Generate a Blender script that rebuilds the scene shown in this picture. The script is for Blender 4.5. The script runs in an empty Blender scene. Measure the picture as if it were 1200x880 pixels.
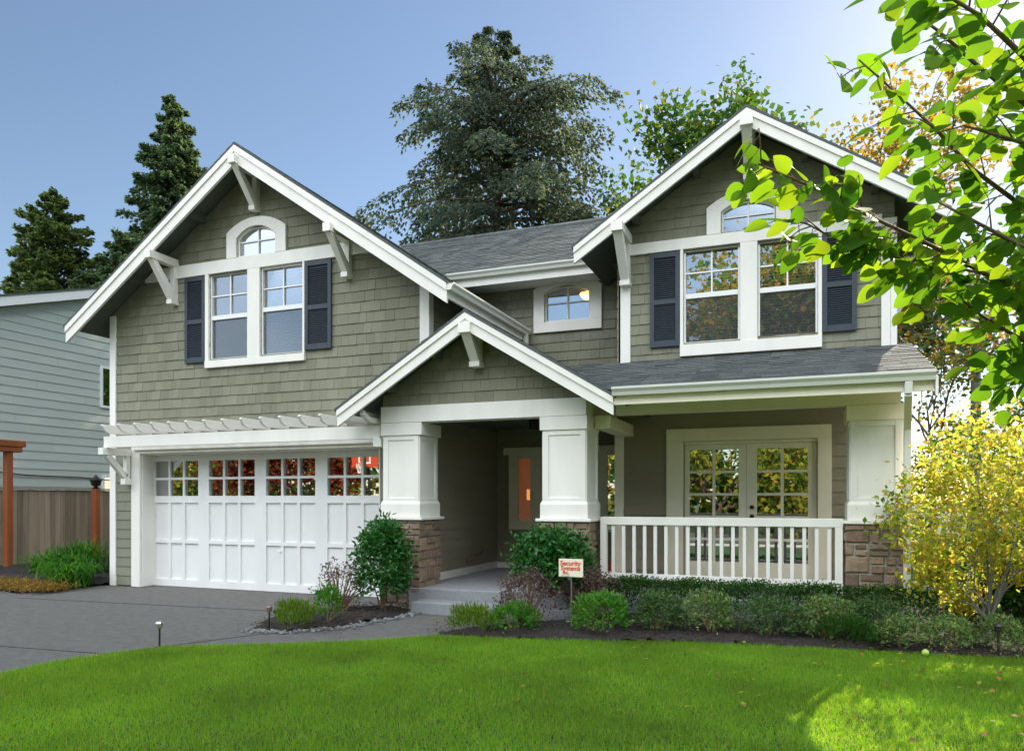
import bpy, math, random
import numpy as np
from mathutils import Vector, Matrix
R = math.radians
sc = bpy.context.scene
COL = sc.collection
random.seed(7)

# ------------------------------------------------------------------ camera
cd = bpy.data.cameras.new('camera')
cam = bpy.data.objects.new('camera', cd); COL.objects.link(cam)
cam.location = (0, 0, 1.54)
cam.rotation_euler = (R(90), 0, math.atan2(340, 880))
cd.sensor_width = 36; cd.lens = 36 * 880 / 1200; cd.shift_y = 145 / 1200
cd.clip_start = 0.05; cd.clip_end = 2000
sc.camera = cam

# ------------------------------------------------------------------ light
SUN_EL, SUN_AZ = R(32), R(16)          # azimuth from +Y towards +X
w = bpy.data.worlds.new('World'); sc.world = w; w.use_nodes = True
nt = w.node_tree; nt.nodes.clear()
out = nt.nodes.new('ShaderNodeOutputWorld'); bg = nt.nodes.new('ShaderNodeBackground')
sky = nt.nodes.new('ShaderNodeTexSky'); sky.sky_type = 'NISHITA'; sky.sun_disc = False
sky.sun_elevation = SUN_EL; sky.sun_rotation = SUN_AZ
sky.air_density = 1.0; sky.dust_density = 0.25; sky.ozone_density = 0.7
bg.inputs[1].default_value = 0.076
# added bright cloud bank, unseen behind the viewer, to fill the shaded facade
FILL_CLOUD = 41.0
tcw = nt.nodes.new('ShaderNodeTexCoord'); sx_ = nt.nodes.new('ShaderNodeSeparateXYZ'); nt.links.new(tcw.outputs['Generated'], sx_.inputs[0])
mr_ = nt.nodes.new('ShaderNodeMapRange'); mr_.interpolation_type = 'SMOOTHSTEP'
for i_, v_ in ((1, .15), (2, -.30), (3, 0), (4, 1)): mr_.inputs[i_].default_value = v_
nt.links.new(sx_.outputs[1], mr_.inputs[0])
nz_ = nt.nodes.new('ShaderNodeTexNoise'); nz_.inputs['Scale'].default_value = 2.6; nz_.inputs['Detail'].default_value = 7; nt.links.new(tcw.outputs['Generated'], nz_.inputs['Vector'])
rc_ = nt.nodes.new('ShaderNodeMapRange'); rc_.interpolation_type = 'SMOOTHSTEP'
for i_, v_ in ((1, .42), (2, .62), (3, .12), (4, 1)): rc_.inputs[i_].default_value = v_
nt.links.new(nz_.outputs['Fac'], rc_.inputs[0])
mm_ = nt.nodes.new('ShaderNodeMath'); mm_.operation = 'MULTIPLY'; nt.links.new(mr_.outputs[0], mm_.inputs[0]); nt.links.new(rc_.outputs[0], mm_.inputs[1])
mz_ = nt.nodes.new('ShaderNodeMapRange'); mz_.interpolation_type = 'SMOOTHSTEP'
for i_, v_ in ((1, .30), (2, .52), (3, .09), (4, 1)): mz_.inputs[i_].default_value = v_
nt.links.new(sx_.outputs[2], mz_.inputs[0]); m2_ = nt.nodes.new('ShaderNodeMath'); m2_.operation = 'MULTIPLY'; nt.links.new(mm_.outputs[0], m2_.inputs[0]); nt.links.new(mz_.outputs[0], m2_.inputs[1]); mm_ = m2_
cv_ = nt.nodes.new('ShaderNodeVectorMath'); cv_.operation = 'SCALE'; cv_.inputs[0].default_value = (FILL_CLOUD * .97, FILL_CLOUD, FILL_CLOUD * 1.02); nt.links.new(mm_.outputs[0], cv_.inputs['Scale'])
av_ = nt.nodes.new('ShaderNodeVectorMath'); av_.operation = 'ADD'; nt.links.new(sky.outputs[0], av_.inputs[0]); nt.links.new(cv_.outputs[0], av_.inputs[1])
nt.links.new(av_.outputs[0], bg.inputs[0]); nt.links.new(bg.outputs[0], out.inputs[0])
sl = bpy.data.lights.new('sun', 'SUN'); sl.energy = 5.0; sl.angle = R(0.5); sl.color = (1, .89, .70)
so = bpy.data.objects.new('sun', sl); COL.objects.link(so)
sd = Vector((math.sin(SUN_AZ) * math.cos(SUN_EL), math.cos(SUN_AZ) * math.cos(SUN_EL), math.sin(SUN_EL)))
so.rotation_euler = sd.to_track_quat('Z', 'Y').to_euler(); so.location = (8, 30, 30)
vs = sc.view_settings
sc.display_settings.display_device = 'sRGB'
vs.view_transform = 'Standard'; vs.look = 'None'; vs.gamma = 1; vs.exposure = 1.0; vs.use_curve_mapping = False
sc.cycles.max_bounces = 10; sc.cycles.transparent_max_bounces = 24; sc.cycles.caustics_reflective = False
sc.cycles.caustics_refractive = False

# ------------------------------------------------------------------ materials
def mat(name, col, rough=.6, var=0., noise=0., nscale=8., bump=0., bscale=40., spec=.4, stretch=(1, 1, 1), hue=0., metal=0., trans=None, tfac=.4, cols=None):
    m = bpy.data.materials.new(name); m.use_nodes = True
    n = m.node_tree; b = n.nodes['Principled BSDF']; L = n.links
    b.inputs['Roughness'].default_value = rough; b.inputs['Specular IOR Level'].default_value = spec
    b.inputs['Metallic'].default_value = metal
    c = n.nodes.new('ShaderNodeRGB'); c.outputs[0].default_value = (*col, 1); cur = c.outputs[0]
    geo = n.nodes.new('ShaderNodeNewGeometry'); tc = n.nodes.new('ShaderNodeTexCoord')
    if cols:                                   # leaf by leaf colour from a list
        rp = n.nodes.new('ShaderNodeValToRGB'); rp.color_ramp.interpolation = 'LINEAR'
        while len(rp.color_ramp.elements) < len(cols): rp.color_ramp.elements.new(.5)
        for i, (p, q) in enumerate(cols):
            rp.color_ramp.elements[i].position = p; rp.color_ramp.elements[i].color = (*q, 1)
        L.new(geo.outputs['Random Per Island'], rp.inputs[0]); cur = rp.outputs[0]
    mp = n.nodes.new('ShaderNodeMapping'); mp.inputs['Scale'].default_value = stretch
    L.new(tc.outputs['Object'], mp.inputs[0])
    def mul(cur, fac_socket, lo, hi, frm=(0, 1)):
        mr = n.nodes.new('ShaderNodeMapRange'); mr.inputs[1].default_value = frm[0]; mr.inputs[2].default_value = frm[1]
        mr.inputs[3].default_value = lo; mr.inputs[4].default_value = hi
        L.new(fac_socket, mr.inputs[0])
        x = n.nodes.new('ShaderNodeVectorMath'); x.operation = 'SCALE'
        L.new(cur, x.inputs[0]); L.new(mr.outputs[0], x.inputs['Scale']); return x.outputs[0]
    if var: cur = mul(cur, geo.outputs['Random Per Island'], 1 - var, 1 + var)
    if noise:
        t = n.nodes.new('ShaderNodeTexNoise'); t.inputs['Scale'].default_value = nscale; t.inputs['Detail'].default_value = 6
        L.new(mp.outputs[0], t.inputs['Vector']); cur = mul(cur, t.outputs['Fac'], 1 - noise, 1 + noise, (.25, .75))
    if bump:
        t = n.nodes.new('ShaderNodeTexNoise'); t.inputs['Scale'].default_value = bscale; t.inputs['Detail'].default_value = 5
        L.new(mp.outputs[0], t.inputs['Vector'])
        bp = n.nodes.new('ShaderNodeBump'); bp.inputs['Strength'].default_value = bump; bp.inputs['Distance'].default_value = .01
        L.new(t.outputs['Fac'], bp.inputs['Height']); L.new(bp.outputs[0], b.inputs['Normal'])
    L.new(cur, b.inputs['Base Color'])
    if trans:
        tr = n.nodes.new('ShaderNodeBsdfTranslucent'); mx = n.nodes.new('ShaderNodeMixShader'); mx.inputs[0].default_value = tfac
        if cols:
            sc_ = n.nodes.new('ShaderNodeVectorMath'); sc_.operation = 'MULTIPLY'; sc_.inputs[1].default_value = trans
            L.new(cur, sc_.inputs[0]); L.new(sc_.outputs[0], tr.inputs[0])
        else:
            c2 = n.nodes.new('ShaderNodeRGB'); c2.outputs[0].default_value = (*trans, 1)
            L.new(mul(c2.outputs[0], geo.outputs['Random Per Island'], .7, 1.3), tr.inputs[0])
        o = n.nodes['Material Output']
        L.new(b.outputs[0], mx.inputs[1]); L.new(tr.outputs[0], mx.inputs[2]); L.new(mx.outputs[0], o.inputs[0])
    return m

def glass(name, refl, tint=(.9, .95, .95), wav=.012):
    m = bpy.data.materials.new(name); m.use_nodes = True; n = m.node_tree; n.nodes.clear(); L = n.links
    o = n.nodes.new('ShaderNodeOutputMaterial'); mx = n.nodes.new('ShaderNodeMixShader')
    tr = n.nodes.new('ShaderNodeBsdfTransparent'); tr.inputs[0].default_value = (*tint, 1)
    gl = n.nodes.new('ShaderNodeBsdfGlossy'); gl.inputs['Roughness'].default_value = .008; gl.inputs[0].default_value = (.95, .97, 1, 1)
    fr = n.nodes.new('ShaderNodeFresnel'); fr.inputs[0].default_value = 1.5
    ad = n.nodes.new('ShaderNodeMath'); ad.operation = 'ADD'; ad.use_clamp = True; ad.inputs[1].default_value = refl
    L.new(fr.outputs[0], ad.inputs[0]); L.new(ad.outputs[0], mx.inputs[0])
    t = n.nodes.new('ShaderNodeTexNoise'); t.inputs['Scale'].default_value = 2.2; tc = n.nodes.new('ShaderNodeTexCoord')
    L.new(tc.outputs['Object'], t.inputs['Vector'])
    bp = n.nodes.new('ShaderNodeBump'); bp.inputs['Strength'].default_value = wav * 6; bp.inputs['Distance'].default_value = .05
    L.new(t.outputs['Fac'], bp.inputs['Height']); L.new(bp.outputs[0], gl.inputs['Normal'])
    L.new(tr.outputs[0], mx.inputs[1]); L.new(gl.outputs[0], mx.inputs[2]); L.new(mx.outputs[0], o.inputs[0])
    return m

def emit(name, col, s):
    m = bpy.data.materials.new(name); m.use_nodes = True; b = m.node_tree.nodes['Principled BSDF']
    b.inputs['Base Color'].default_value = (*col, 1); b.inputs['Emission Color'].default_value = (*col, 1); b.inputs['Emission Strength'].default_value = s
    return m

M = {}
M['shingle'] = mat('shingle', (.206, .204, .145), .75, var=.11, noise=.14, nscale=1.6, bump=.35, bscale=60, stretch=(1, 1, .12))
M['lap'] = mat('lap', (.20, .205, .15), .65, var=.05, noise=.08, nscale=3, bump=.15, bscale=30, stretch=(.15, .15, 1))
M['cream'] = mat('porch_cream', (.83, .77, .60), .45, noise=.04, nscale=4, bump=.05, bscale=30)  # warmer, yellower tone than the white trim, used around the porch
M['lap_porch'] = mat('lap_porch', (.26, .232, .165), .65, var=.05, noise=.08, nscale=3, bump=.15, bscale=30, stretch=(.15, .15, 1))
M['white'] = mat('white_paint', (.80, .78, .72), .45, stretch=(1, 1, .25), noise=.07, nscale=3, bump=.06, bscale=30)
M['door_white'] = mat('door_paint', (.80, .80, .78), .4, stretch=(1, 1, .3), noise=.06, nscale=3, bump=.04, bscale=30)
M['vinyl'] = mat('vinyl', (.82, .82, .80), .35)
M['shutter'] = mat('shutter_paint', (.040, .052, .066), .5, noise=.08, nscale=10)
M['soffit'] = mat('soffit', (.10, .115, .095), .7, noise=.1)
M['roof'] = mat('roof_shingle', (.085, .095, .092), .9, var=.30, noise=.25, nscale=25, bump=.6, bscale=220)
M['dark'] = mat('dark_interior', (.03, .03, .028), .9)
M['stone'] = mat('ledge_stone', (.25, .175, .12), .85, var=.35, noise=.30, nscale=14, bump=.9, bscale=35)
M['mortar'] = mat('mortar', (.40, .37, .33), .95, noise=.2, nscale=30)
M['concrete'] = mat('porch_concrete', (.27, .28, .29), .85, noise=.12, nscale=20, bump=.4, bscale=150)
M['aggregate'] = mat('drive_aggregate', (.125, .122, .112), .9, noise=.22, nscale=9, bump=.7, bscale=260)
M['joint'] = mat('joint', (.04, .04, .04), .95)
M['blind'] = mat('blind_slat', (.75, .76, .76), .5)
M['screen'] = mat('insect_screen', (.075, .08, .08), .8)
_n = M['screen'].node_tree; _t = _n.nodes.new('ShaderNodeBsdfTransparent'); _m = _n.nodes.new('ShaderNodeMixShader'); _m.inputs[0].default_value = .38
_n.links.new(_t.outputs[0], _m.inputs[1]); _n.links.new(_n.nodes['Principled BSDF'].outputs[0], _m.inputs[2]); _n.links.new(_m.outputs[0], _n.nodes['Material Output'].inputs[0])
M['glass'] = glass('window_glass', .40, wav=.0006)
M['glass_low'] = glass('garage_glass', .45, (.5, .55, .55), wav=.0006)
M['metal'] = mat('bronze', (.05, .045, .04), .4, metal=.8)
M['gutter'] = mat('gutter_paint', (.74, .74, .68), .35)
M['nlap'] = mat('neighbour_lap', (.45, .49, .44), .65, var=.03, noise=.06, nscale=2, stretch=(.2, .2, 1))
M['fence'] = mat('cedar_fence', (.29, .22, .155), .85, var=.28, noise=.30, nscale=7, bump=.4, bscale=40, stretch=(1, 1, .08))
M['redwood'] = mat('stained_post', (.30, .085, .03), .6, noise=.25, nscale=6, stretch=(1, 1, .1))
M['bark'] = mat('bark', (.10, .075, .055), .95, noise=.35, nscale=9, bump=.9, bscale=25, stretch=(1, 1, .25))
M['twig'] = mat('twig', (.16, .10, .06), .8, noise=.25, nscale=30)
M['greybark'] = mat('grey_bark', (.17, .16, .145), .9, noise=.3, nscale=9, stretch=(1, 1, .3))
M['grass'] = mat('grass_blade', (.1, .2, .02), .6, noise=.34, nscale=.9, spec=.25, cols=[(0, (.085, .215, .014)), (.65, (.145, .29, .02)), (.93, (.20, .31, .03)), (1, (.32, .28, .09))], trans=(2.8, 2.4, 1.0), tfac=.42)
M['turf'] = mat('turf', (.03, .06, .01), .95, noise=.35, nscale=6, bump=.5)
M['mulch'] = mat('mulch', (.028, .022, .02), .95, noise=.6, nscale=45, bump=1, bscale=80)
M['road'] = mat('road_asphalt', (.10, .10, .10), .9, noise=.15, nscale=60)
M['walk'] = mat('sidewalk_concrete', (.42, .41, .38), .9, noise=.1, nscale=8)
M['pebble'] = mat('pebble', (.17, .18, .18), .8, var=.4)
M['chrome'] = mat('brushed', (.5, .5, .5), .3, metal=1)
M['brass'] = mat('copper_cap', (.20, .15, .12), .45, metal=.6)
def leaf(name, cols, tr, tf=.4, rough=.62): return mat(name, cols[0][1], rough, cols=cols, trans=tr, tfac=tf, spec=.14 if rough > .5 else .3)
M['conifer'] = leaf('conifer_needles', [(0, (.05, .085, .065)), (.6, (.085, .135, .085)), (1, (.17, .20, .07))], (1.7, 1.8, 1.1), .42)
M['cedar'] = leaf('cedar_sprays', [(0, (.055, .09, .08)), (.55, (.09, .13, .10)), (.85, (.15, .17, .11)), (1, (.20, .18, .11))], (1.7, 1.7, 1.2), .45)
M['firL'] = leaf('light_fir_needles', [(0, (.06, .10, .055)), (.6, (.12, .17, .07)), (1, (.22, .25, .08))], (1.7, 1.8, 1.0), .42)
M['mapleG'] = leaf('green_maple_leaves', [(0, (.03, .075, .018)), (.7, (.06, .12, .025)), (1, (.16, .15, .03))], (2.0, 2.1, .9), .42)
M['mapleA'] = leaf('autumn_leaves', [(0, (.10, .12, .03)), (.5, (.22, .18, .05)), (1, (.36, .20, .03))], (2.1, 2.0, .8), .48)
M['yellow'] = leaf('yellow_maple_leaves', [(0, (.20, .28, .04)), (.45, (.36, .37, .05)), (.85, (.46, .38, .06)), (1, (.42, .24, .04))], (1.7, 1.7, 1.2), .6)
M['ygreen'] = leaf('yellow_maple_green_leaves', [(0, (.05, .13, .015)), (1, (.16, .24, .02))], (1.8, 1.8, .8), .5)
M['fore'] = leaf('broad_leaves', [(0, (.035, .095, .012)), (.6, (.065, .15, .015)), (1, (.12, .19, .015))], (3.7, 3.2, .9), .55, .6)
M['fore'].node_tree.nodes['Principled BSDF'].inputs['Specular IOR Level'].default_value = .12
M['camellia'] = leaf('camellia_leaves', [(0, (0.018, 0.083, 0.018)), (.7, (0.033, 0.143, 0.027)), (1, (0.075, 0.225, 0.045))], (1.5, 1.7, .8), .25, .28)
M['purple'] = leaf('purple_leaves', [(0, (0.075, 0.045, 0.053)), (.6, (0.150, 0.090, 0.090)), (1, (0.180, 0.150, 0.090))], (1.3, 1.2, 1.2), .3)
M['lime'] = leaf('lime_leaves', [(0, (.06, .14, .012)), (.6, (.12, .22, .015)), (1, (.22, .26, .02))], (1.6, 1.7, .7), .4)
M['bright'] = leaf('bright_green_leaves', [(0, (0.037, 0.138, 0.019)), (.6, (0.075, 0.225, 0.031)), (1, (0.163, 0.312, 0.050))], (1.6, 1.8, .8), .4)
M['box'] = leaf('box_leaves', [(0, (0.017, 0.056, 0.011)), (.7, (0.034, 0.101, 0.016)), (1, (0.068, 0.146, 0.022))], (1.5, 1.6, .8), .3)
M['azalea'] = leaf('azalea_leaves', [(0, (0.061, 0.130, 0.043)), (.6, (0.119, 0.216, 0.065)), (.85, (0.216, 0.281, 0.097)), (1, (0.302, 0.184, 0.086))], (1.6, 1.7, .8), .35)
M['azalea2'] = leaf('azalea_leaves_dark', [(0, (.035, .085, .03)), (.6, (.07, .14, .045)), (1, (.13, .19, .06))], (1.6, 1.7, .8), .35)
M['golden'] = leaf('golden_cover', [(0, (.16, .11, .03)), (1, (.34, .20, .05))], (1.3, 1.3, .8), .35)
M['lily'] = leaf('daylily_blades', [(0, (0.026, 0.098, 0.013)), (.7, (0.052, 0.182, 0.019)), (1, (0.143, 0.286, 0.026))], (1.6, 1.8, .8), .35)
M['redtree'] = leaf('red_maple_leaves', [(0, (.08, .012, .012)), (.7, (.20, .035, .015)), (1, (.30, .10, .03))], (1.3, 1.2, .8), .35)

# ------------------------------------------------------------------ mesh builder
class MB:
    def __init__(s): s.v = []; s.f = []; s.m = []
    def add(s, vs, fs, mi=0):
        o = len(s.v); s.v += [tuple(v) for v in vs]
        for f in fs: s.f.append(tuple(i + o for i in f)); s.m.append(mi)
    def box(s, x0, x1, y0, y1, z0, z1, mi=0):
        v = [(x0, y0, z0), (x1, y0, z0), (x1, y1, z0), (x0, y1, z0), (x0, y0, z1), (x1, y0, z1), (x1, y1, z1), (x0, y1, z1)]
        s.add(v, [(0, 3, 2, 1), (4, 5, 6, 7), (0, 1, 5, 4), (1, 2, 6, 5), (2, 3, 7, 6), (3, 0, 4, 7)], mi); return s
    def prism(s, poly, ax, a0, a1, mi=0):
        def P(p, a): return {'x': (a, p[0], p[1]), 'y': (p[0], a, p[1]), 'z': (p[0], p[1], a)}[ax]
        n = len(poly); v = [P(p, a0) for p in poly] + [P(p, a1) for p in poly]
        s.add(v, [tuple(range(n))[::-1], tuple(range(n, 2 * n))] + [(i, (i + 1) % n, n + (i + 1) % n, n + i) for i in range(n)], mi); return s
    def bar(s, p0, p1, w, h, mi=0, up=(0, 0, 1)):
        p0, p1 = Vector(p0), Vector(p1); d = (p1 - p0).normalized(); u = Vector(up)
        r = d.cross(u); r = r.normalized() if r.length > 1e-4 else Vector((1, 0, 0)); u = r.cross(d)
        v = [p + r * (a * w / 2) + u * (b * h / 2) for p in (p0, p1) for a, b in ((-1, -1), (1, -1), (1, 1), (-1, 1))]
        s.add(v, [(0, 1, 2, 3), (7, 6, 5, 4), (0, 4, 5, 1), (1, 5, 6, 2), (2, 6, 7, 3), (3, 7, 4, 0)], mi); return s
    def tube(s, pts, rad, n=8, mi=0, cap=True):
        pts = [Vector(p) for p in pts]; k = len(pts)
        if not hasattr(rad, '__len__'): rad = [rad] * k
        vs = []; ref = None
        for i, p in enumerate(pts):
            d = (pts[min(i + 1, k - 1)] - pts[max(i - 1, 0)]).normalized()
            if ref is None: ref = Vector((1, 0, 0)) if abs(d.x) < .8 else Vector((0, 1, 0))
            a = (ref - d * ref.dot(d)).normalized(); b = d.cross(a); ref = a
            for j in range(n):
                t = 2 * math.pi * j / n; vs.append(p + (a * math.cos(t) + b * math.sin(t)) * rad[i])
        fs = [(i * n + j, i * n + (j + 1) % n, (i + 1) * n + (j + 1) % n, (i + 1) * n + j) for i in range(k - 1) for j in range(n)]
        if cap: fs += [tuple(range(n))[::-1], tuple(range((k - 1) * n, k * n))]
        s.add(vs, fs, mi); return s
    def lathe(s, c, prof, n=14, mi=0):
        vs = []; k = len(prof)
        for r, z in prof:
            for j in range(n):
                t = 2 * math.pi * j / n; vs.append((c[0] + r * math.cos(t), c[1] + r * math.sin(t), c[2] + z))
        fs = [(i * n + j, i * n + (j + 1) % n, (i + 1) * n + (j + 1) % n, (i + 1) * n + j) for i in range(k - 1) for j in range(n)]
        fs += [tuple(range(n))[::-1], tuple(range((k - 1) * n, k * n))]
        s.add(vs, fs, mi); return s
    def build(s, name, mats, parent=None, bevel=0, smooth=False):
        if not isinstance(mats, (list, tuple)): mats = [mats]
        me = bpy.data.meshes.new(name); L = root_loc(parent)
        me.from_pydata([(a - L[0], b - L[1], c - L[2]) for a, b, c in s.v], [], s.f)
        for m in mats: me.materials.append(M[m])
        me.polygons.foreach_set('material_index', s.m)
        if smooth: me.polygons.foreach_set('use_smooth', [True] * len(s.f))
        me.update(); return link(name, me, parent, bevel)
def root_loc(p):
    L = Vector((0, 0, 0))
    while p is not None: L += p.location; p = p.parent
    return L
def link(name, me, parent=None, bevel=0):
    o = bpy.data.objects.new(name, me); COL.objects.link(o); o.parent = parent
    if bevel:
        b = o.modifiers.new('bevel', 'BEVEL'); b.width = bevel; b.segments = 2; b.limit_method = 'ANGLE'
    return o
def tag(o, label=None, cat=None, group=None, kind=None):
    for k, v in (('label', label), ('category', cat), ('group', group), ('kind', kind)):
        if v: o[k] = v
    return o
def empty(name, loc, label, cat, group=None):
    o = bpy.data.objects.new(name, None); COL.objects.link(o); o.location = loc; o.empty_display_size = .2
    return tag(o, label, cat, group)
def dupe(o, dx=0, dy=0, dz=0, parent='same'):
    c = o.copy(); COL.objects.link(c); c.location = o.location + Vector((dx, dy, dz))
    if parent != 'same': c.parent = parent
    for ch in list(o.children):
        dupe(ch, 0, 0, 0, c)
    return c

# numpy leaves: diamond quads, each its own island
def leaf_mesh(name, P, D, N, Ln, W, mats, mi=None, parent=None, fold=0., wide=.45, extra=None):
    P = np.asarray(P, float); k = len(P)
    D = D / (np.linalg.norm(D, axis=1, keepdims=True) + 1e-9)
    S = np.cross(D, N); S /= (np.linalg.norm(S, axis=1, keepdims=True) + 1e-9); Nn = np.cross(S, D)
    Ln = np.broadcast_to(np.asarray(Ln, float), (k,))[:, None]; W = np.broadcast_to(np.asarray(W, float), (k,))[:, None]
    V = np.stack([P, P + D * Ln * wide + S * W * .5 + Nn * fold * W, P + D * Ln, P + D * Ln * wide - S * W * .5 + Nn * fold * W], 1).reshape(-1, 3)
    F = np.arange(4 * k, dtype=np.int32)
    ev, ef, em = ([], [], []) if extra is None else (extra.v, extra.f, extra.m)
    L = root_loc(parent); V = V - np.array(L)
    me = bpy.data.meshes.new(name); nv = len(V)
    loops = F; starts = np.arange(0, 4 * k, 4); tot = np.full(k, 4)
    mi = np.zeros(k, np.int32) if mi is None else np.asarray(mi, np.int32)
    if ev:
        V = np.vstack([V, np.asarray(ev) - np.array(L)])
        el = np.concatenate([np.array(f) + nv for f in ef]); et = np.array([len(f) for f in ef])
        starts = np.concatenate([starts, 4 * k + np.concatenate([[0], np.cumsum(et)[:-1]])]); tot = np.concatenate([tot, et])
        loops = np.concatenate([loops, el]); mi = np.concatenate([mi, np.asarray(em)])
    me.vertices.add(len(V)); me.vertices.foreach_set('co', V.astype(np.float32).ravel())
    me.loops.add(len(loops)); me.loops.foreach_set('vertex_index', loops.astype(np.int32))
    me.polygons.add(len(starts)); me.polygons.foreach_set('loop_start', starts.astype(np.int32))
    me.polygons.foreach_set('material_index', mi.astype(np.int32))
    for m in mats: me.materials.append(M[m])
    me.update(calc_edges=True); me.validate()
    return link(name, me, parent)

# ------------------------------------------------------------------ cladding in courses
def clip(poly, a, b, c):                       # keep a*u+b*v<=c
    o = []
    for i in range(len(poly)):
        p, q = poly[i], poly[(i + 1) % len(poly)]; dp = a * p[0] + b * p[1] - c; dq = a * q[0] + b * q[1] - c
        if dp <= 0: o.append(p)
        if dp * dq < 0: t = dp / (dp - dq); o.append((p[0] + (q[0] - p[0]) * t, p[1] + (q[1] - p[1]) * t))
    return o
def clip_poly(rect, poly):
    r = rect
    for i in range(len(poly)):
        p, q = poly[i], poly[(i + 1) % len(poly)]
        a, b = q[1] - p[1], -(q[0] - p[0]); r = clip(r, a, b, a * p[0] + b * p[1])
        if len(r) < 3: return []
    return r
def subtract(pieces, h):
    u0, u1, v0, v1 = h; o = []
    for p in pieces:
        for q in (clip(p, 1, 0, u0), clip(p, -1, 0, -u1)):
            if len(q) >= 3: o.append(q)
        m = clip(clip(p, -1, 0, -u0), 1, 0, u1) if len(p) >= 3 else []
        if len(m) >= 3:
            for q in (clip(m, 0, 1, v0), clip(m, 0, -1, -v1)):
                if len(q) >= 3: o.append(q)
    return [p for p in o if abs(sum(p[i][0] * p[(i + 1) % len(p)][1] - p[(i + 1) % len(p)][0] * p[i][1] for i in range(len(p)))) > 1e-5]
def ccw(p):
    return p if sum(p[i][0] * p[(i + 1) % len(p)][1] - p[(i + 1) % len(p)][0] * p[i][1] for i in range(len(p))) > 0 else p[::-1]
def cladding(mb, fr, poly, course, wr, thick, seed, holes=(), stag=0, gap=.003, mi=0, v_start=None, wob=0.):
    """courses of boards or shingles over the convex polygon poly(u,v); fr(u,v,w) -> world, w outward"""
    rnd = random.Random(seed); poly = ccw(poly)
    us = [p[0] for p in poly]; vs_ = [p[1] for p in poly]; v = min(vs_) if v_start is None else v_start
    while v < max(vs_):
        u = min(us) - rnd.random() * wr[1]
        while u < max(us):
            wd = rnd.uniform(*wr); lo = v - (rnd.random() * stag); v1 = v + course
            r = [(u + gap / 2, lo), (u + wd - gap / 2, lo), (u + wd - gap / 2, v1), (u + gap / 2, v1)]
            if lo < min(vs_): r = [(a, max(b, min(vs_))) for a, b in r]
            pcs = [clip_poly(r, poly)]; pcs = [p for p in pcs if len(p) >= 3]
            for h in holes: pcs = subtract(pcs, h)
            jt = rnd.uniform(-wob, wob)
            for p in pcs:
                n = len(p)
                top = [fr(a, b, (thick + jt) * (1 - .8 * (b - lo) / (v1 - lo)) + .002) for a, b in p]; bot = [fr(a, b, -.004) for a, b in p]
                mb.add(top + bot, [tuple(range(n))] + [(i, n + i, n + (i + 1) % n, (i + 1) % n) for i in range(n)], mi)
            u += wd
        v += course
def fY(Y): return lambda u, v, w: (u, Y - w, v)             # wall facing the street (-Y)
def fXp(X): return lambda u, v, w: (X + w, u, v)            # wall facing +X, u along +Y
def fXm(X): return lambda u, v, w: (X - w, -u, v)
def panel(mb, Y, poly, holes, t, mi):                       # backing wall with holes, thickness t behind Y
    pcs = [ccw(poly)]
    for h in holes: pcs = subtract(pcs, h)
    for p in pcs: mb.prism(p, 'y', Y, Y + t, mi)

# =================================================================== SETTING: ground
def flat(name, poly, z, m, thick=.0):
    mb = MB()
    if thick: mb.prism(poly, 'z', z - thick, z)
    else: mb.add([(x, y, z) for x, y in poly], [tuple(range(len(poly)))])
    return mb.build(name, m)
tag(flat('ground', [(-400, -400), (400, -400), (400, 400), (-400, 400)], -.03, 'turf'), 'dark turf ground reaching to the horizon', 'ground', kind='structure')
LAWN = [(-6.45, 3.2), (-6.62, 4.54), (-6.62, 5.08), (-6.45, 5.57), (-6.15, 6.03), (-5.41, 6.46), (-4.65, 6.9), (-4.1, 7.35), (-3.85, 7.62), (-3.35, 7.66), (-2.79, 7.76),
        (-2.06, 7.93), (-1.2, 8.2), (-.33, 8.32), (.48, 8.37), (1.26, 8.44), (2.0, 8.55), (4, 8.8), (9, 9.2)]
tag(flat('lawn', LAWN + [(9, -3.2), (-6.3, -3.2)], -.004, 'turf'), 'front lawn soil under the mown grass', 'lawn', kind='structure')
tag(flat('driveway', [(-11.75, 9.9), (-11.1, 10.35), (-5.9, 10.35), (-5.2, 9.6), (-2.9, 9.4), (-2.9, 7.6), (-3.9, 7.3), (-4.6, 6.7), (-6.1, 5.9), (-6.2, -3.2), (-15.6, -3.2), (-14.9, 8.7), (-12.1, 8.8), (-11.75, 9.0)], -.008, 'aggregate'),
    'dark exposed aggregate driveway before the garage door', 'driveway', kind='structure')
jb = MB()
for a, b in (((-12.2, 5.1), (-6.5, 5.55)), ((-6.5, 5.55), (-4.85, 9.0)), ((-11.5, 8.2), (-5.6, 8.6))):
    jb.bar((*a, -.0055), (*b, -.0055), .016, .004)
tag(jb.build('driveway_joint', 'joint'), 'dark saw cut joints across the aggregate driveway', 'joint', kind='structure')
tag(flat('sidewalk', [(-200, -3.2), (200, -3.2), (200, -4.8), (-200, -4.8)], -.012, 'walk'), 'pale concrete sidewalk along the street behind the viewer', 'sidewalk', kind='structure')
tag(flat('road', [(-200, -5.6), (200, -5.6), (200, -13), (-200, -13)], -.022, 'road'), 'asphalt street behind the viewer', 'road', kind='structure')

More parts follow.
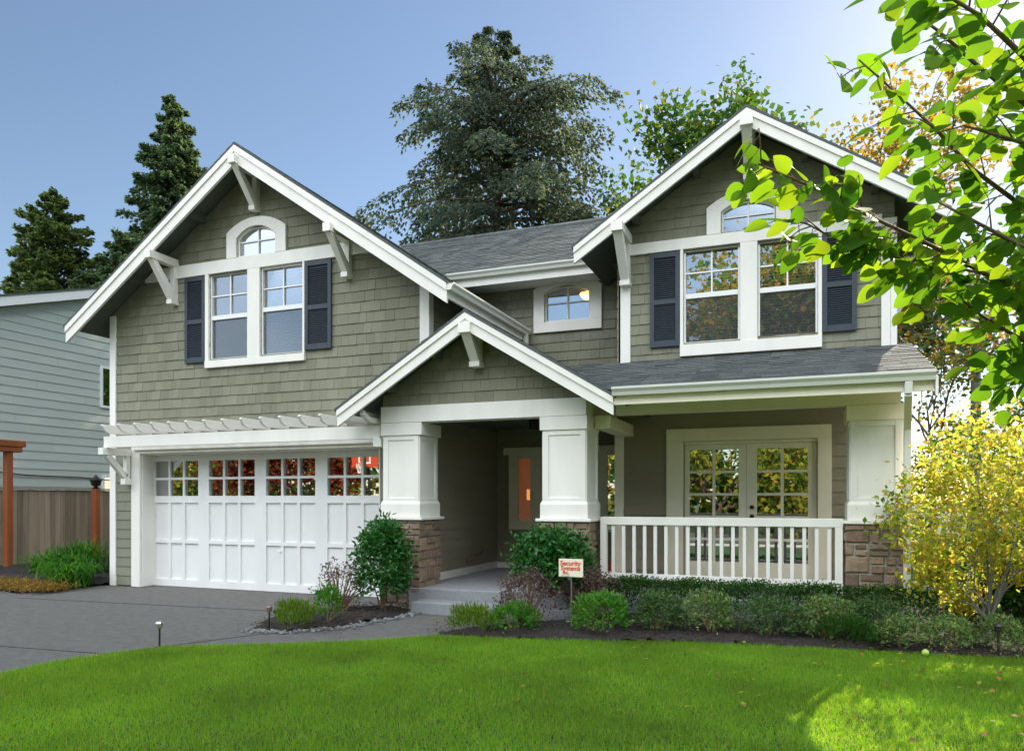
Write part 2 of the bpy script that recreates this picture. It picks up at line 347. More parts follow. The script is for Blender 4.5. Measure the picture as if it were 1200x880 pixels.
def mound(name, poly, label, h=.07, res=.09):
    rnd = random.Random(len(poly)); xs = [p[0] for p in poly]; ys = [p[1] for p in poly]; poly = np.array(poly)
    def inside(x, y):
        c = False; j = len(poly) - 1
        for i in range(len(poly)):
            if (poly[i, 1] > y) != (poly[j, 1] > y) and x < (poly[j, 0] - poly[i, 0]) * (y - poly[i, 1]) / (poly[j, 1] - poly[i, 1]) + poly[i, 0]: c = not c
            j = i
        return c
    mb = MB(); idx = {}; nx = int((max(xs) - min(xs)) / res) + 2; ny = int((max(ys) - min(ys)) / res) + 2
    for i in range(nx):
        for j in range(ny):
            x = min(xs) + i * res; y = min(ys) + j * res
            if inside(x, y):
                edge = min(math.hypot(x - (a[0] + (b[0] - a[0]) * t), y - (a[1] + (b[1] - a[1]) * t)) for a, b in zip(poly, np.roll(poly, -1, 0)) for t in (0, .25, .5, .75))
                z = min(1, edge / .3) * h + rnd.uniform(-.012, .012) - .005
                idx[i, j] = len(mb.v); mb.v.append((x + rnd.uniform(-.02, .02), y + rnd.uniform(-.02, .02), z))
    for (i, j) in list(idx):
        if (i + 1, j) in idx and (i, j + 1) in idx and (i + 1, j + 1) in idx:
            mb.f.append((idx[i, j], idx[i + 1, j], idx[i + 1, j + 1], idx[i, j + 1])); mb.m.append(0)
    return tag(mb.build(name, 'mulch'), label, 'planting bed', kind='structure')
mound('planting_bed', [(-4.0, 7.72), (-3.35, 7.62), (-2.79, 7.72), (-2.06, 7.9), (-1.2, 8.17), (-.33, 8.29), (.48, 8.33), (1.26, 8.4), (2.0, 8.5), (4, 8.75), (6, 9), (6, 12), (1.3, 12), (1.2, 9.8), (-2.6, 9.8), (-2.75, 9.2), (-3.3, 8.75)],
      'dark mulch bed between the lawn and the porch railing')
mound('planting_bed', [(-6.1, 7.1), (-5.6, 7.15), (-5.15, 7.7), (-4.95, 8.5), (-4.95, 9.3), (-5.65, 9.4), (-6.3, 8.8), (-6.4, 7.8)], 'small mulch island between driveway and front path')
mound('planting_bed', [(-11.75, 9.2), (-11.7, 10.6), (-16.2, 14.5), (-16.4, 9.8), (-13.6, 8.9), (-12.0, 8.5)], 'mulch bed beside the driveway below the fence')

# =================================================================== THE HOUSE
house = empty('house', (-5.2, 10, 0), 'two storey sage green shingled house with white trim, three gables, garage and porch', 'house')
GY, FY, MY = 10.0, 11.2, 12.7
CX = -8.33                                                   # left gable centre line
WL, WR = -11.56, -5.2
# --- left (garage) wall, gable outline
def zl(x): return 7.113 - .69 * abs(x - CX) - .05
gpoly = [(WL, 2.34), (WR, 2.34), (WR, zl(WR)), (CX, zl(CX)), (WL, zl(WL))]
Lh = [(-9.32, -8.52, 3.90, 5.30), (-8.26, -7.43, 3.90, 5.33), (-8.74, -7.95, 5.54, 6.0)]
mb = MB()
panel(mb, GY, gpoly, Lh, .12, 1)
cladding(mb, fY(GY), [(WL, 2.62), (WR, 2.62), (WR, zl(WR)), (CX, zl(CX)), (WL, zl(WL))], .165, (.09, .24), .016, 3, Lh, stag=.006, wob=.004)
mb.build('wall', ['shingle', 'lap'], house)
mb = MB()                                                    # strips either side of the garage door
panel(mb, GY, [(WL, 0), (-10.87, 0), (-10.87, 2.34), (WL, 2.34)], [], .12, 0)
cladding(mb, fY(GY), [(WL, .02), (-11.07, .02), (-11.07, 2.62), (WL, 2.62)], .165, (3, 4), .016, 4, mi=0)
mb.build('wall', ['lap'], house); mb = MB()
panel(mb, GY, [(-6.05, 0), (WR, 0), (WR, 2.34), (-6.05, 2.34)], [], .12, 0)
mb.build('wall', ['lap'], house)
mb = MB()                                                    # porch-side wall of the garage block, facing +X
mb.box(WR - .12, WR, GY + .12, MY, 0, 4.95, 0)
cladding(mb, fXp(WR), [(GY, .42), (MY, .42), (MY, 2.75), (GY, 2.75)], .165, (3, 4), .016, 6, mi=0)
cladding(mb, fXp(WR), [(GY, 2.75), (MY, 2.75), (MY, 4.95), (GY, 4.95)], .165, (.09, .24), .016, 7, mi=1)
mb.box(WR, WR + .02, GY + .05, MY, .3, .42, 2)
mb.build('wall', ['lap_porch', 'shingle', 'white'], house)
mb = MB(); mb.box(WL, WL + .12, GY + .12, 18, 0, 4.75, 0)
cladding(mb, lambda u, v, w: (WL - w, u, v), [(GY, .0), (18, .0), (18, 4.75), (GY, 4.75)], .165, (3, 4), .016, 8, mi=0)
mb.box(WL, 1.15, 18, 18.12, 0, 5.2, 0)
mb.build('wall', ['lap'], house)
# --- entry wall and wall with the small arched window (facing the street, set back)
mb = MB(); mh = [(-4.27, -3.44, 4.68, 5.29)]
panel(mb, MY, [(WR, 0), (-2.5, 0), (-2.5, 5.7), (-7.0, 5.7), (-7.0, 4.9)], mh, .12, 0)
cladding(mb, fY(MY), [(WR, .32), (-2.5, .32), (-2.5, 2.78), (WR, 2.78)], .165, (3, 4), .016, 9, mi=0)
cladding(mb, fY(MY), [(WR, 3.0), (-2.5, 3.0), (-2.5, 5.55), (-7.0, 5.55), (-7.0, 4.9), (-5.9, 4.3)], .165, (.09, .24), .016, 10, mh, stag=.006, wob=.004, mi=1)
mb.box(WR, -2.6, MY - .025, MY, .3, .4, 2)
mb.build('wall', ['lap_porch', 'shingle', 'white'], house)
# --- french room wall
FL, FR = -2.6, 1.15
mb = MB(); fh = [(-1.62, .197, .3, 2.39)]
panel(mb, FY, [(FL, 0), (FR, 0), (FR, 2.9), (FL, 2.9)], fh, .12, 0)
cladding(mb, fY(FY), [(FL, .32), (FR, .32), (FR, 2.78), (FL, 2.78)], .165, (3, 4), .016, 11, [(-1.64, .22, .2, 2.4)], mi=0)
mb.box(FL, FL + .12, FY + .12, MY, 0, 5.2, 0)
cladding(mb, lambda u, v, w: (FL - w, u, v), [(FY, .32), (MY, .32), (MY, 5.2), (FY, 5.2)], .165, (3, 4), .016, 12, mi=0)
mb.build('wall', ['lap_porch'], house)
# --- upper right gable
RC = -.70; RWL, RWR = -2.55, 1.15
def zr(x): return 6.83 - .655 * abs(x - RC) - .05
Rh = [(-1.62, -.83, 3.83, 5.15), (-.585, .2, 3.85, 5.155), (-1.08, -.36, 5.38, 5.79)]
mb = MB(); rp = [(RWL, 2.9), (RWR, 2.9), (RWR, zr(RWR)), (RC, zr(RC)), (RWL, zr(RWL))]
panel(mb, FY, rp, Rh, .12, 1)
cladding(mb, fY(FY), [(RWL, 3.55), (RWR, 3.55), (RWR, zr(RWR)), (RC, zr(RC)), (RWL, zr(RWL))], .152, (.09, .24), .016, 13, Rh, stag=.006, wob=.004)
mb.build('wall', ['shingle', 'lap'], house)
mb = MB(); mb.box(RWR - .12, RWR, FY + .12, 18, 0, 5.2, 0)
cladding(mb, fXp(RWR), [(FY, 0), (18, 0), (18, 5.2), (FY, 5.2)], .165, (.1, .26), .02, 14, mi=0)
mb.build('wall', ['shingle'], house)
# --- porch gable face
PC = -4.115
def zp(x): return 3.985 - .607 * abs(x - PC) - .05
mb = MB(); PY = 9.40
pp = [(-5.62, 2.86), (-2.61, 2.86), (-2.61, zp(-2.61)), (PC, zp(PC)), (-5.62, zp(-5.62))]
panel(mb, PY + .02, pp, [], .1, 1)
cladding(mb, fY(PY + .02), pp, .16, (.09, .24), .018, 15, stag=.004, wob=.003)
mb.build('wall', ['shingle', 'lap'], house)

def boards(name, boxes, m='white', bevel=.004):
    mb = MB()
    for b in boxes: mb.box(*b)
    return mb.build(name, m, house, bevel)
# corner boards
boards('corner_board', [(WL - .03, WL + .11, GY - .035, GY + .02, 0, zl(WL) - .02), (WL - .03, WL, GY + .02, GY + .11, 0, zl(WL) - .02)])
boards('corner_board', [(WR - .13, WR + .03, GY - .035, GY + .02, 2.62, zl(WR) - .03), (WR, WR + .03, GY + .02, GY + .11, 2.9, zl(WR) - .03)])
boards('corner_board', [(RWL - .01, RWL + .14, FY - .035, FY + .02, 3.50, 4.85)])
boards('corner_board', [(.99, 1.10, FY - .035, FY + .02, 3.5, 5.3), (1.103, 1.18, FY - .03, FY + .1, 3.5, 5.3)])
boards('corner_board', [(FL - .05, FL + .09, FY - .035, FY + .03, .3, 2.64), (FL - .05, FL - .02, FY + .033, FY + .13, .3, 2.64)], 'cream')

# --- roofs ------------------------------------------------------------------
def gable_roof(cx, top, slope, half, y0, y1, bh, y1b=None, wallhalf=None):
    """barge boards, deck with soffit; cross-section in XZ, running y0..y1"""
    def run(name, m, dz0, dz1, ya, yb, ext=0., xs=(0, None)):
        mb = MB()
        for sgn in (-1, 1):
            a = xs[0]; b = (half + ext) if xs[1] is None else xs[1]
            p = [(cx + sgn * a, top - slope * a + dz0), (cx + sgn * b, top - slope * b + dz0), (cx + sgn * b, top - slope * b + dz1), (cx + sgn * a, top - slope * a + dz1)]
            if sgn > 0: p = p[::-1]
            mb.prism(p, 'y', ya, yb)
        return mb, name, m
    yb = y1 if y1b is None else y1b
    rf = run('roof', 'roof', .0, .035, y0 - .025, y1, .03)[0]
    rf.m = [0] * len(rf.m)
    # tabs on both slopes
    L = math.hypot(1, slope)
    for sgn in (-1, 1):
        fr = (lambda sgn: lambda u, v, w_: (cx + sgn * ((half + .03) - v / L) + sgn * w_ * slope / L, u, top - slope * ((half + .03) - v / L) + .035 + w_ / L))(sgn)
        poly = [(y0 - .02, 0), (y1, 0), (y1, (half + .03) * L), (y0 - .02, (half + .03) * L)]
        cladding(rf, fr, poly, .145, (.15, .32), .009, int(half * 100) + sgn, mi=0, wob=.003)
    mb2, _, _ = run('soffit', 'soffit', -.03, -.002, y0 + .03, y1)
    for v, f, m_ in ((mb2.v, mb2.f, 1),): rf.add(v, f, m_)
    r = rf.build('roof', ['roof', 'soffit'], house)
    for sgn in (-1, 1):                                       # each barge board: wide board with a narrow trim on it
        mb = MB()
        def strip(d0, d1, ya, yb_):
            b = half
            p = [(cx, top - d0), (cx + sgn * b, top - slope * b - d0), (cx + sgn * b, top - slope * b - d1), (cx, top - d1)]
            mb.prism(p if sgn < 0 else p[::-1], 'y', ya, yb_)
        strip(.003, bh, y0, y0 + .045); strip(.0, bh * .36, y0 - .022, y0 - .001)
        mb.build('barge_board', 'white', r)
    for k in (.30, .66):                                      # outlookers under the soffit
        for sgn in (-1, 1):
            x = cx + sgn * half * k; z = top - slope * half * k - .03; mb = MB()
            mb.prism([(x - .04, z - .11), (x + .04, z - .11), (x + .04, z - sgn * .04 * slope), (x - .04, z + sgn * .04 * slope)], 'y', y0 + .05, y0 + .6)
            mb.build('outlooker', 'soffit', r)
    return r
roof1 = gable_roof(CX, 7.113, .69, 3.70, 9.45, 12.66, .28)
mb = MB()                                                    # rear run of the left roof, up to the ridge behind
mb.prism([(CX, 7.15), (CX - 3.73, 7.15 - .69 * 3.73), (CX - 3.73, 7.08 - .69 * 3.73), (CX, 7.08)], 'y', 12.665, 18.5)
mb.prism([(CX, 7.08), (CX + 3.05, 7.08 - .69 * 3.05), (CX + 3.05, 7.15 - .69 * 3.05), (CX, 7.15)], 'y', 12.665, 18.5)
mb.build('roof', 'roof', house)
roof2 = gable_roof(RC, 6.83, .655, 2.43, 10.62, 18.5, .235)
roof3 = gable_roof(PC, 3.985, .607, 1.975, 8.95, 11.6, .225)

def gutter(name, prof_dir, a0, a1, y, z, ax):
    """K-style gutter, profile (out, up) with out away from the wall; runs a0..a1 along ax"""
    p = [(0, 0), (.07, 0), (.085, .04), (.115, .075), (.118, .10), (.105, .10), (.10, .085), (.012, .085), (.012, .10), (0, .10)]
    mb = MB()
    if ax == 'x': mb.prism([(y - q[0], z + q[1]) for q in p], 'x', a0, a1)
    else: mb.prism([(y + prof_dir * q[0], z + q[1]) for q in p], 'y', a0, a1)
    return mb.build(name, 'gutter', house)
# main roof behind, street slope
mb = MB(); ey, ez, ry, rz = 12.13, 5.53, 15.6, 7.50; Ls = math.hypot(ry - ey, rz - ez); cs, sn = (ry - ey) / Ls, (rz - ez) / Ls
fr = lambda u, v, w_: (u, ey + v * cs - w_ * sn, ez + v * sn + w_ * cs)
mb.prism([(ey, ez), (ey, ez - .05), (ry, rz - .05), (ry + 3.5, rz - 2.05), (ry + 3.5, rz - 2), (ry, rz)], 'x', -8.9, -2.95, 0)
cladding(mb, fr, [(-8.9, 0), (-2.95, 0), (-2.95, Ls), (-8.9, Ls)], .145, (.15, .34), .010, 21, mi=0, wob=.004)
x = -8.9
while x < -3.1:                                              # ridge caps
    mb.prism([(ry - .14, rz - .075), (ry, rz + .012), (ry + .14, rz - .075), (ry + .14, rz - .05), (ry, rz + .04), (ry - .14, rz - .05)], 'x', x, x + .24, 0); x += .25
mb.build('roof', 'roof', house)
boards('fascia', [(-5.9, -3.08, 12.14, 12.17, 5.30, 5.49)])
boards('soffit', [(-5.9, -3.08, 12.172, 12.70, 5.32, 5.34)], 'white')
gutter('gutter', 1, -5.9, -3.08, 12.14, 5.44, 'x')
boards('soffit', [(-3.078, -2.55, 12.0, 12.70, 5.36, 5.38)], 'soffit')
# side gutter of the left roof, running back
gutter('gutter', 1, 9.44, 12.62, -4.63, 4.46, 'y')
boards('fascia', [(-4.665, -4.632, 9.5, 12.6, 4.36, 4.545)])
mb = MB(); mb.box(-4.62, -4.54, 12.50, 12.58, 4.10, 4.46); mb.box(-4.62, -4.54, 12.585, 12.66, 3.6, 4.16); mb.build('downspout', 'gutter', house, .01)
# porch shed roof
mb = MB(); ey2, ez2, ry2, rz2 = 8.97, 2.87, 11.19, 3.60; L2 = math.hypot(ry2 - ey2, rz2 - ez2); c2, s2 = (ry2 - ey2) / L2, (rz2 - ez2) / L2
fr2 = lambda u, v, w_: (u, ey2 + v * c2 - w_ * s2, ez2 + v * s2 + w_ * c2)
mb.prism([(ey2, ez2), (ey2, ez2 - .05), (ry2, rz2 - .05), (ry2, rz2)], 'x', -2.13, 1.32, 0)
mb.prism([(9.56, ez2 + .59 * .3288), (9.56, ez2 + .54 * .3288), (ry2, rz2 - .05), (ry2, rz2)], 'x', -3.6, -2.131, 0)
cladding(mb, fr2, [(-2.13, 0), (1.345, 0), (1.345, L2), (-3.6, L2), (-3.6, 1.0)], .145, (.14, .34), .010, 22, mi=0, wob=.004)
# lower shed between porch gable and the set-back wall
mb.prism([(10.4, 3.02), (12.7, 3.58), (12.7, 3.52), (10.4, 2.97)], 'x', -5.18, -2.56, 0)
fr3 = lambda u, v, w_: (u, 10.4 + v * .9716 - w_ * .2366, 3.02 + v * .2366 + w_ * .9716)
cladding(mb, fr3, [(-5.18, 0), (-2.56, 0), (-2.56, 2.36), (-5.18, 2.36)], .145, (.14, .34), .010, 23, mi=0, wob=.004)
mb.build('roof', 'roof', house)
gutter('gutter', 1, -2.14, 1.30, 8.96, 2.79, 'x')
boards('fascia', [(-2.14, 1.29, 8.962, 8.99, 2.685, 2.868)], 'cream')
mb = MB(); mb.prism([(8.9, 2.62), (8.9, 2.825), (11.18, 3.575), (11.18, 3.42), (9.0, 2.70)], 'x', 1.30, 1.325); mb.build('barge_board', 'white', house)
boards('soffit', [(-2.14, 1.29, 8.992, 9.78, 2.845, 2.86)], 'white', 0)
# ceilings
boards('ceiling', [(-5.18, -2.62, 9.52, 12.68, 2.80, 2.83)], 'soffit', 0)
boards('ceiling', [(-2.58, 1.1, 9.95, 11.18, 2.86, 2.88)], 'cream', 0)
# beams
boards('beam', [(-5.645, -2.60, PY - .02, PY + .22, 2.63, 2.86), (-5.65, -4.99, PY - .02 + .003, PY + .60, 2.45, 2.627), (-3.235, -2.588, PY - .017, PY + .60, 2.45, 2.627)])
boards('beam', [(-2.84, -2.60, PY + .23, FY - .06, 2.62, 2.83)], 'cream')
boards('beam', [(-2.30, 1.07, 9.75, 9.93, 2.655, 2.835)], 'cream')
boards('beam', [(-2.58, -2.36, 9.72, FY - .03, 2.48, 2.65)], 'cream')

# --- columns and stone piers
def stone_faces(mb, x0, x1, y0, y1, z0, z1, seed):
    rnd = random.Random(seed); mb.box(x0 + .03, x1 - .03, y0 + .03, y1 - .03, z0, z1, 1)
    def face(fr, W):
        z = z0
        while z < z1 - .02:
            h = rnd.choice((.085, .12, .15, .2)); h = min(h, z1 - z)
            if z1 - z - h < .05: h = z1 - z
            u = 0
            while u < W - .01:
                wd = rnd.uniform(.10, .30)
                if W - u - wd < .09: wd = W - u
                pcs = [(u, wd, z, h)]
                if h > .14 and rnd.random() < .4: pcs = [(u, wd, z, h * .5), (u, wd, z + h * .5, h * .5)]
                for (a, b, c, d) in pcs:
                    w = rnd.uniform(.0, .022); e = .012; j = lambda: rnd.uniform(-.005, .005)
                    q = [(a + e + j(), c + e + j()), (a + b - e + j(), c + e + j()), (a + b - e + j(), c + d - e + j()), (a + e + j(), c + d - e + j())]
                    cx_, cz_ = a + b / 2, c + d / 2
                    inn = [(cx_ + (p[0] - cx_) * .88, cz_ + (p[1] - cz_) * .86) for p in q]
                    mb.add([fr(*p, .0) for p in q] + [fr(*p, w + .012) for p in q] + [fr(*p, w + .022 + rnd.uniform(-.004, .004)) for p in inn],
                           [(0, 1, 5, 4), (1, 2, 6, 5), (2, 3, 7, 6), (3, 0, 4, 7), (4, 5, 9, 8), (5, 6, 10, 9), (6, 7, 11, 10), (7, 4, 8, 11), (8, 9, 10, 11)], 0)
                u += wd
            z += h
    face(lambda u, v, w: (x0 + u, y0 + .03 - w, v), x1 - x0)
    face(lambda u, v, w: (x1 - .03 + w, y0 + u, v), y1 - y0)
    face(lambda u, v, w: (x0 + .03 - w, y1 - u, v), y1 - y0)
def column(x0, x1, y0, y1, zc, px, seed):
    c = MB(); st = .075
    c.box(x0, x1, y0, y1, 1.29, zc)
    def frame(fr, W, za, zb):                                 # raised stiles and rails on a face
        for (a, b, p, q) in ((0, st, za, zb), (W - st, W, za, zb), (st, W - st, zb - st * .9, zb), (st, W - st, za, za + st * .8)):
            v = [fr(a, p, .016), fr(b, p, .016), fr(b, q, .016), fr(a, q, .016), fr(a, p, 0), fr(b, p, 0), fr(b, q, 0), fr(a, q, 0)]
            c.add(v, [(0, 1, 2, 3), (0, 4, 5, 1), (1, 5, 6, 2), (2, 6, 7, 3), (3, 7, 4, 0)])
    za = 1.50
    frame(lambda u, v, w: (x0 + u, y0 - w, v), x1 - x0, za, zc)
    frame(lambda u, v, w: (x1 + w, y0 + u, v), y1 - y0, za, zc)
    frame(lambda u, v, w: (x0 - w, y1 - u, v), y1 - y0, za, zc)
    col = c.build('column', 'white', house, .003)
    b = MB(); b.prism([(0, 0)] * 3, 'z', 0, 0) if False else None
    e = .035
    b.box(x0 - e, x1 + e, y0 - e, y1 + e, 1.29, 1.475)
    b.add([(x0 - e, y0 - e, 1.475), (x1 + e, y0 - e, 1.475), (x1 + e, y1 + e, 1.475), (x0 - e, y1 + e, 1.475), (x0 - .018, y0 - .018, 1.515), (x1 + .018, y0 - .018, 1.515), (x1 + .018, y1 + .018, 1.515), (x0 - .018, y1 + .018, 1.515)],
          [(0, 1, 5, 4), (1, 2, 6, 5), (2, 3, 7, 6), (3, 0, 4, 7)])
    b.build('column_base', 'white', col, .003)
    s = MB(); s.box(x0 - .085, x1 + .085, y0 - .085, y1 + .085, 1.25, 1.288); s.build('sill_cap', 'white', col, .006)
    p = MB(); stone_faces(p, *px, y0 - .055, y1 + .05, -.02, 1.248, seed); p.build('stone_pier', ['stone', 'mortar'], col)
    return col
column(-5.615, -5.05, 9.42, 9.98, 2.45, (-5.66, -5.0), 31)
column(-3.195, -2.615, 9.42, 10.0, 2.45, (-3.25, -2.56), 32)
column(.535, 1.085, 9.77, 10.32, 2.47, (.47, 1.15), 33)
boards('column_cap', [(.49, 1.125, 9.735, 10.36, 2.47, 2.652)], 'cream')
# --- porch floor, steps
mb = MB(); mb.box(-5.19, -2.85, 9.36, 12.69, -.02, .30); mb.box(-2.848, 1.1, 9.7, 11.2, -.02, .30); mb.build('porch_floor', 'concrete', house, .015)
mb = MB(); mb.box(-4.98, -2.7, 9.04, 9.358, -.02, .15); mb.build('step', 'concrete', house, .015)

# --- railing
rail = MB().box(-2.50, .455, 9.72, 9.80, 1.205, 1.31).build('railing', 'white', house, .006)
MB().box(-2.50, .455, 9.735, 9.785, .50, .57).build('bottom_rail', 'white', rail, .004)
for xx in (-2.50, .365):
    MB().box(xx, xx + .085, 9.715, 9.805, .3, 1.203).build('railing_post', 'white', rail, .005)
bal = MB().box(-.02, .02, -.02, .02, .571, 1.204)
first = None
for k in range(20):
    xx = -2.33 + k * .1385
    if xx > .34: break
    if first is None: first = MB(); first.box(xx - .021, xx + .021, 9.74, 9.78, .571, 1.204); b0 = first.build('baluster', 'white', rail); x0_ = xx
    else: dupe(b0, xx - x0_)

# --- knee braces
def brace(x, wy, ytip, ztop, leg, w=.13, parent=house, armh=.13):
    mb = MB(); h = w / 2
    mb.box(x - h * .72, x + h * .72, wy - .10, wy - .005, ztop - leg, ztop - armh)                    # leg on the wall
    mb.box(x - h, x + h, ytip, wy - .005, ztop - armh, ztop)                                         # arm out to the barge
    mb.prism([(ytip + .05, ztop - armh - .001), (ytip + .17, ztop - armh - .001), (wy - .101, ztop - leg + .16), (wy - .101, ztop - leg + .02), (wy - .16, ztop - leg + .02)], 'x', x - h * .78, x + h * .78)
    mb.box(x - h * .9, x + h * .9, wy - .17, wy - .0, ztop - leg - .06, ztop - leg + .015)             # foot block
    return mb.build('bracket', 'white', parent, .005)
brace(-10.07, GY, 9.37, zl(-10.07) - .21, .72); brace(-6.57, GY, 9.37, zl(-6.57) - .21, .62); brace(CX, GY, 9.36, zl(CX) - .13, .64)
brace(RWL + .08, FY, 10.53, zr(RWL) - .06, .72, .17); brace(RC, FY, 10.53, zr(RC) - .08, .60, .17)
brace(PC, PY, 8.90, zp(PC) - .09, .46, .17)
mb = MB()                                                    # side brace under the right eave
mb.box(1.17, 1.25, 12.0, 12.1, 3.9, 4.9); mb.box(1.17, 1.62, 12.0, 12.1, 4.9, 5.0); mb.bar((1.2, 12.05, 4.1), (1.58, 12.05, 4.9), .09, .1); mb.build('bracket', 'white', house, .005)

# --- window trims
def arch_pts(x0, x1, zs, zt, n=14):                           # shallow arch from (x0,zs) to (x1,zs), crown zt
    c = (x0 + x1) / 2; hw = (x1 - x0) / 2; h = zt - zs; r = (hw * hw + h * h) / (2 * h); a = math.asin(hw / r)
    return [(c + r * math.sin(-a + 2 * a * i / n), zt - r + r * math.cos(-a + 2 * a * i / n)) for i in range(n + 1)]
def arch_casing(mb, gx0, gx1, gz0, gzs, gzt, ox0, ox1, oz0, ozs, ozt, Y, t):
    inn = [(gx0, gz0)] + arch_pts(gx0, gx1, gzs, gzt) + [(gx1, gz0)]
    ou = [(ox0, gz0)] + arch_pts(ox0, ox1, ozs, ozt) + [(ox1, gz0)]
    for i in range(len(inn) - 1):
        q = [ou[i], ou[i + 1], inn[i + 1], inn[i]]; mb.prism(q[::-1], 'y', Y - t, Y + .05)
    if oz0 is not None: mb.box(ox0, ox1, Y - t, Y + .05, oz0, gz0 - .0005)
mb = MB(); Yt = GY - .022
BZ0, BZ1 = 5.33, 5.535                                       # left group: belt, mullion, jambs, sill
mb.prism([(CX - 2.47, BZ0 - .005), (CX + 2.47, BZ0 - .005), (CX + 2.17, BZ1), (CX - 2.17, BZ1)], 'y', Yt - .03, GY - .004)
mb.box(-9.40, -9.325, Yt - .03, GY + .06, 3.87, BZ0 - .006); mb.box(-8.515, -8.265, Yt - .03, GY + .06, 3.87, BZ0 - .006); mb.box(-7.425, -7.385, Yt - .03, GY + .06, 3.87, BZ0 - .006)
mb.box(-9.40, -7.385, Yt - .04, GY + .06, 3.75, 3.869)
arch_casing(mb, -8.74, -7.95, 5.5355, 5.84, 6.02, -8.94, -7.745, None, 5.955, 6.165, GY, .058)
mb.build('window_trim', 'white', house, .004)
mb = MB(); Yt = FY - .022
mb.box(RWL, 1.0, Yt - .03, FY - .004, 5.195, 5.358)
mb.box(-1.67, -1.625, Yt - .03, FY + .06, 3.80, 5.194); mb.box(-.825, -.59, Yt - .03, FY + .06, 3.80, 5.194); mb.box(.205, .255, Yt - .03, FY + .06, 3.80, 5.194)
mb.box(-1.67, .255, Yt - .04, FY + .06, 3.63, 3.799)
arch_casing(mb, -1.09, -.345, 5.3585, 5.665, 5.80, -1.29, -.145, None, 5.74, 5.945, FY, .058)
mb.build('window_trim', 'white', house, .004)
mb = MB()
arch_casing(mb, -4.275, -3.44, 4.675, 5.185, 5.305, -4.475, -3.23, 4.50, 5.27, 5.465, MY, .055)
mb.build('window_trim', 'white', house, .004)

# --- double hung windows
def interior(mb, x0, x1, z0, z1, Y, d, mi):
    e = .02; x0 -= e; x1 += e; z0 -= e; z1 += e; a, b = Y + .121, Y + d
    v = [(x0, a, z0), (x1, a, z0), (x1, a, z1), (x0, a, z1), (x0, b, z0), (x1, b, z0), (x1, b, z1), (x0, b, z1)]
    mb.add(v, [(4, 5, 6, 7), (0, 1, 5, 4), (1, 2, 6, 5), (2, 3, 7, 6), (3, 0, 4, 7)], mi)
def dh_window(x0, x1, z0, z1, zm, Y):
    mb = MB(); f = .032; ya, yb = Y + .0, Y + .055
    mb.box(x0, x0 + f, ya, yb, z0, z1); mb.box(x1 - f, x1, ya, yb, z0, z1); mb.box(x0 + f, x1 - f, ya, yb, z1 - f, z1); mb.box(x0 + f, x1 - f, ya, yb, z0, z0 + f * 1.2)
    mb.box(x0 + f, x1 - f, Y - .008, yb, zm - .035, zm + .035)
    xm = (x0 + x1) / 2; zq = (zm + z1) / 2
    mb.box(xm - .011, xm + .011, Y + .022, Y + .048, zm + .036, z1 - f); mb.box(x0 + f, xm - .012, Y + .022, Y + .048, zq - .011, zq + .011); mb.box(xm + .012, x1 - f, Y + .022, Y + .048, zq - .011, zq + .011)
    interior(mb, x0, x1, z0, z1, Y, 1.2, 1)
    wn = mb.build('window', ['vinyl', 'dark'], house)
    p = MB(); p.box(x0 + f, x1 - f, Y + .05, Y + .054, zm + .02, z1 - f); p.build('pane', 'glass', wn)
    p = MB(); p.box(x0 + f, x1 - f, Y + .036, Y + .040, z0 + f, zm - .036); p.build('pane', 'glass', wn)
    s = MB(); s.add([(x0 + f, Y + .02, z0 + f), (x1 - f, Y + .02, z0 + f), (x1 - f, Y + .02, zm - .036), (x0 + f, Y + .02, zm - .036)], [(0, 1, 2, 3)]); s.build('insect_screen', 'screen', wn)
    b = MB(); z = z0 + .05
    while z < z1 - .05:
        b.bar((x0 + f, Y + .10, z), (x1 - f, Y + .10, z), .046, .0025, up=(0, -.80, .60)); z += .042
    b.build('blind', 'blind', wn)
    return wn
dh_window(-9.325, -8.515, 3.87, 5.325, 4.59, GY); dh_window(-8.265, -7.425, 3.87, 5.325, 4.635, GY)
dh_window(-1.625, -.825, 3.80, 5.19, 4.51, FY); dh_window(-.59, .205, 3.80, 5.19, 4.495, FY)
def arch_window(x0, x1, z0, zs, zt, Y, lamp=None, blind=True):
    mb = MB(); f = .03; c = (x0 + x1) / 2
    inn = [(x0 + f, z0 + f)] + arch_pts(x0 + f, x1 - f, zs, zt - f) + [(x1 - f, z0 + f)]
    ou = [(x0, z0 + f)] + arch_pts(x0, x1, zs, zt) + [(x1, z0 + f)]
    for i in range(len(inn) - 1): mb.prism([ou[i], ou[i + 1], inn[i + 1], inn[i]][::-1], 'y', Y, Y + .05)
    mb.box(x0, x1, Y, Y + .05, z0, z0 + f - .0005)
    zq = z0 + (zt - z0) * .53
    mb.box(c - .011, c + .011, Y + .02, Y + .045, z0 + f, zt - f - .002); mb.box(x0 + f, c - .012, Y + .02, Y + .045, zq - .01, zq + .01); mb.box(c + .012, x1 - f, Y + .02, Y + .045, zq - .01, zq + .01)
    interior(mb, x0, x1, z0, zt, Y, 1.0, 1)
    wn = mb.build('window', ['vinyl', 'dark'], house)
    p = MB(); p.prism([(x0 + f, z0 + f), (x1 - f, z0 + f)] + arch_pts(x0 + f, x1 - f, zs, zt - f)[::-1], 'y', Y + .047, Y + .051); p.build('pane', 'glass', wn)
    return wn
arch_window(-8.74, -7.95, 5.537, 5.84, 6.02, GY); arch_window(-1.09, -.345, 5.36, 5.665, 5.80, FY)
wm = arch_window(-4.275, -3.44, 4.677, 5.185, 5.305, MY)
M['lampglow'] = emit('lamp_glow', (1, .42, .10), 5)
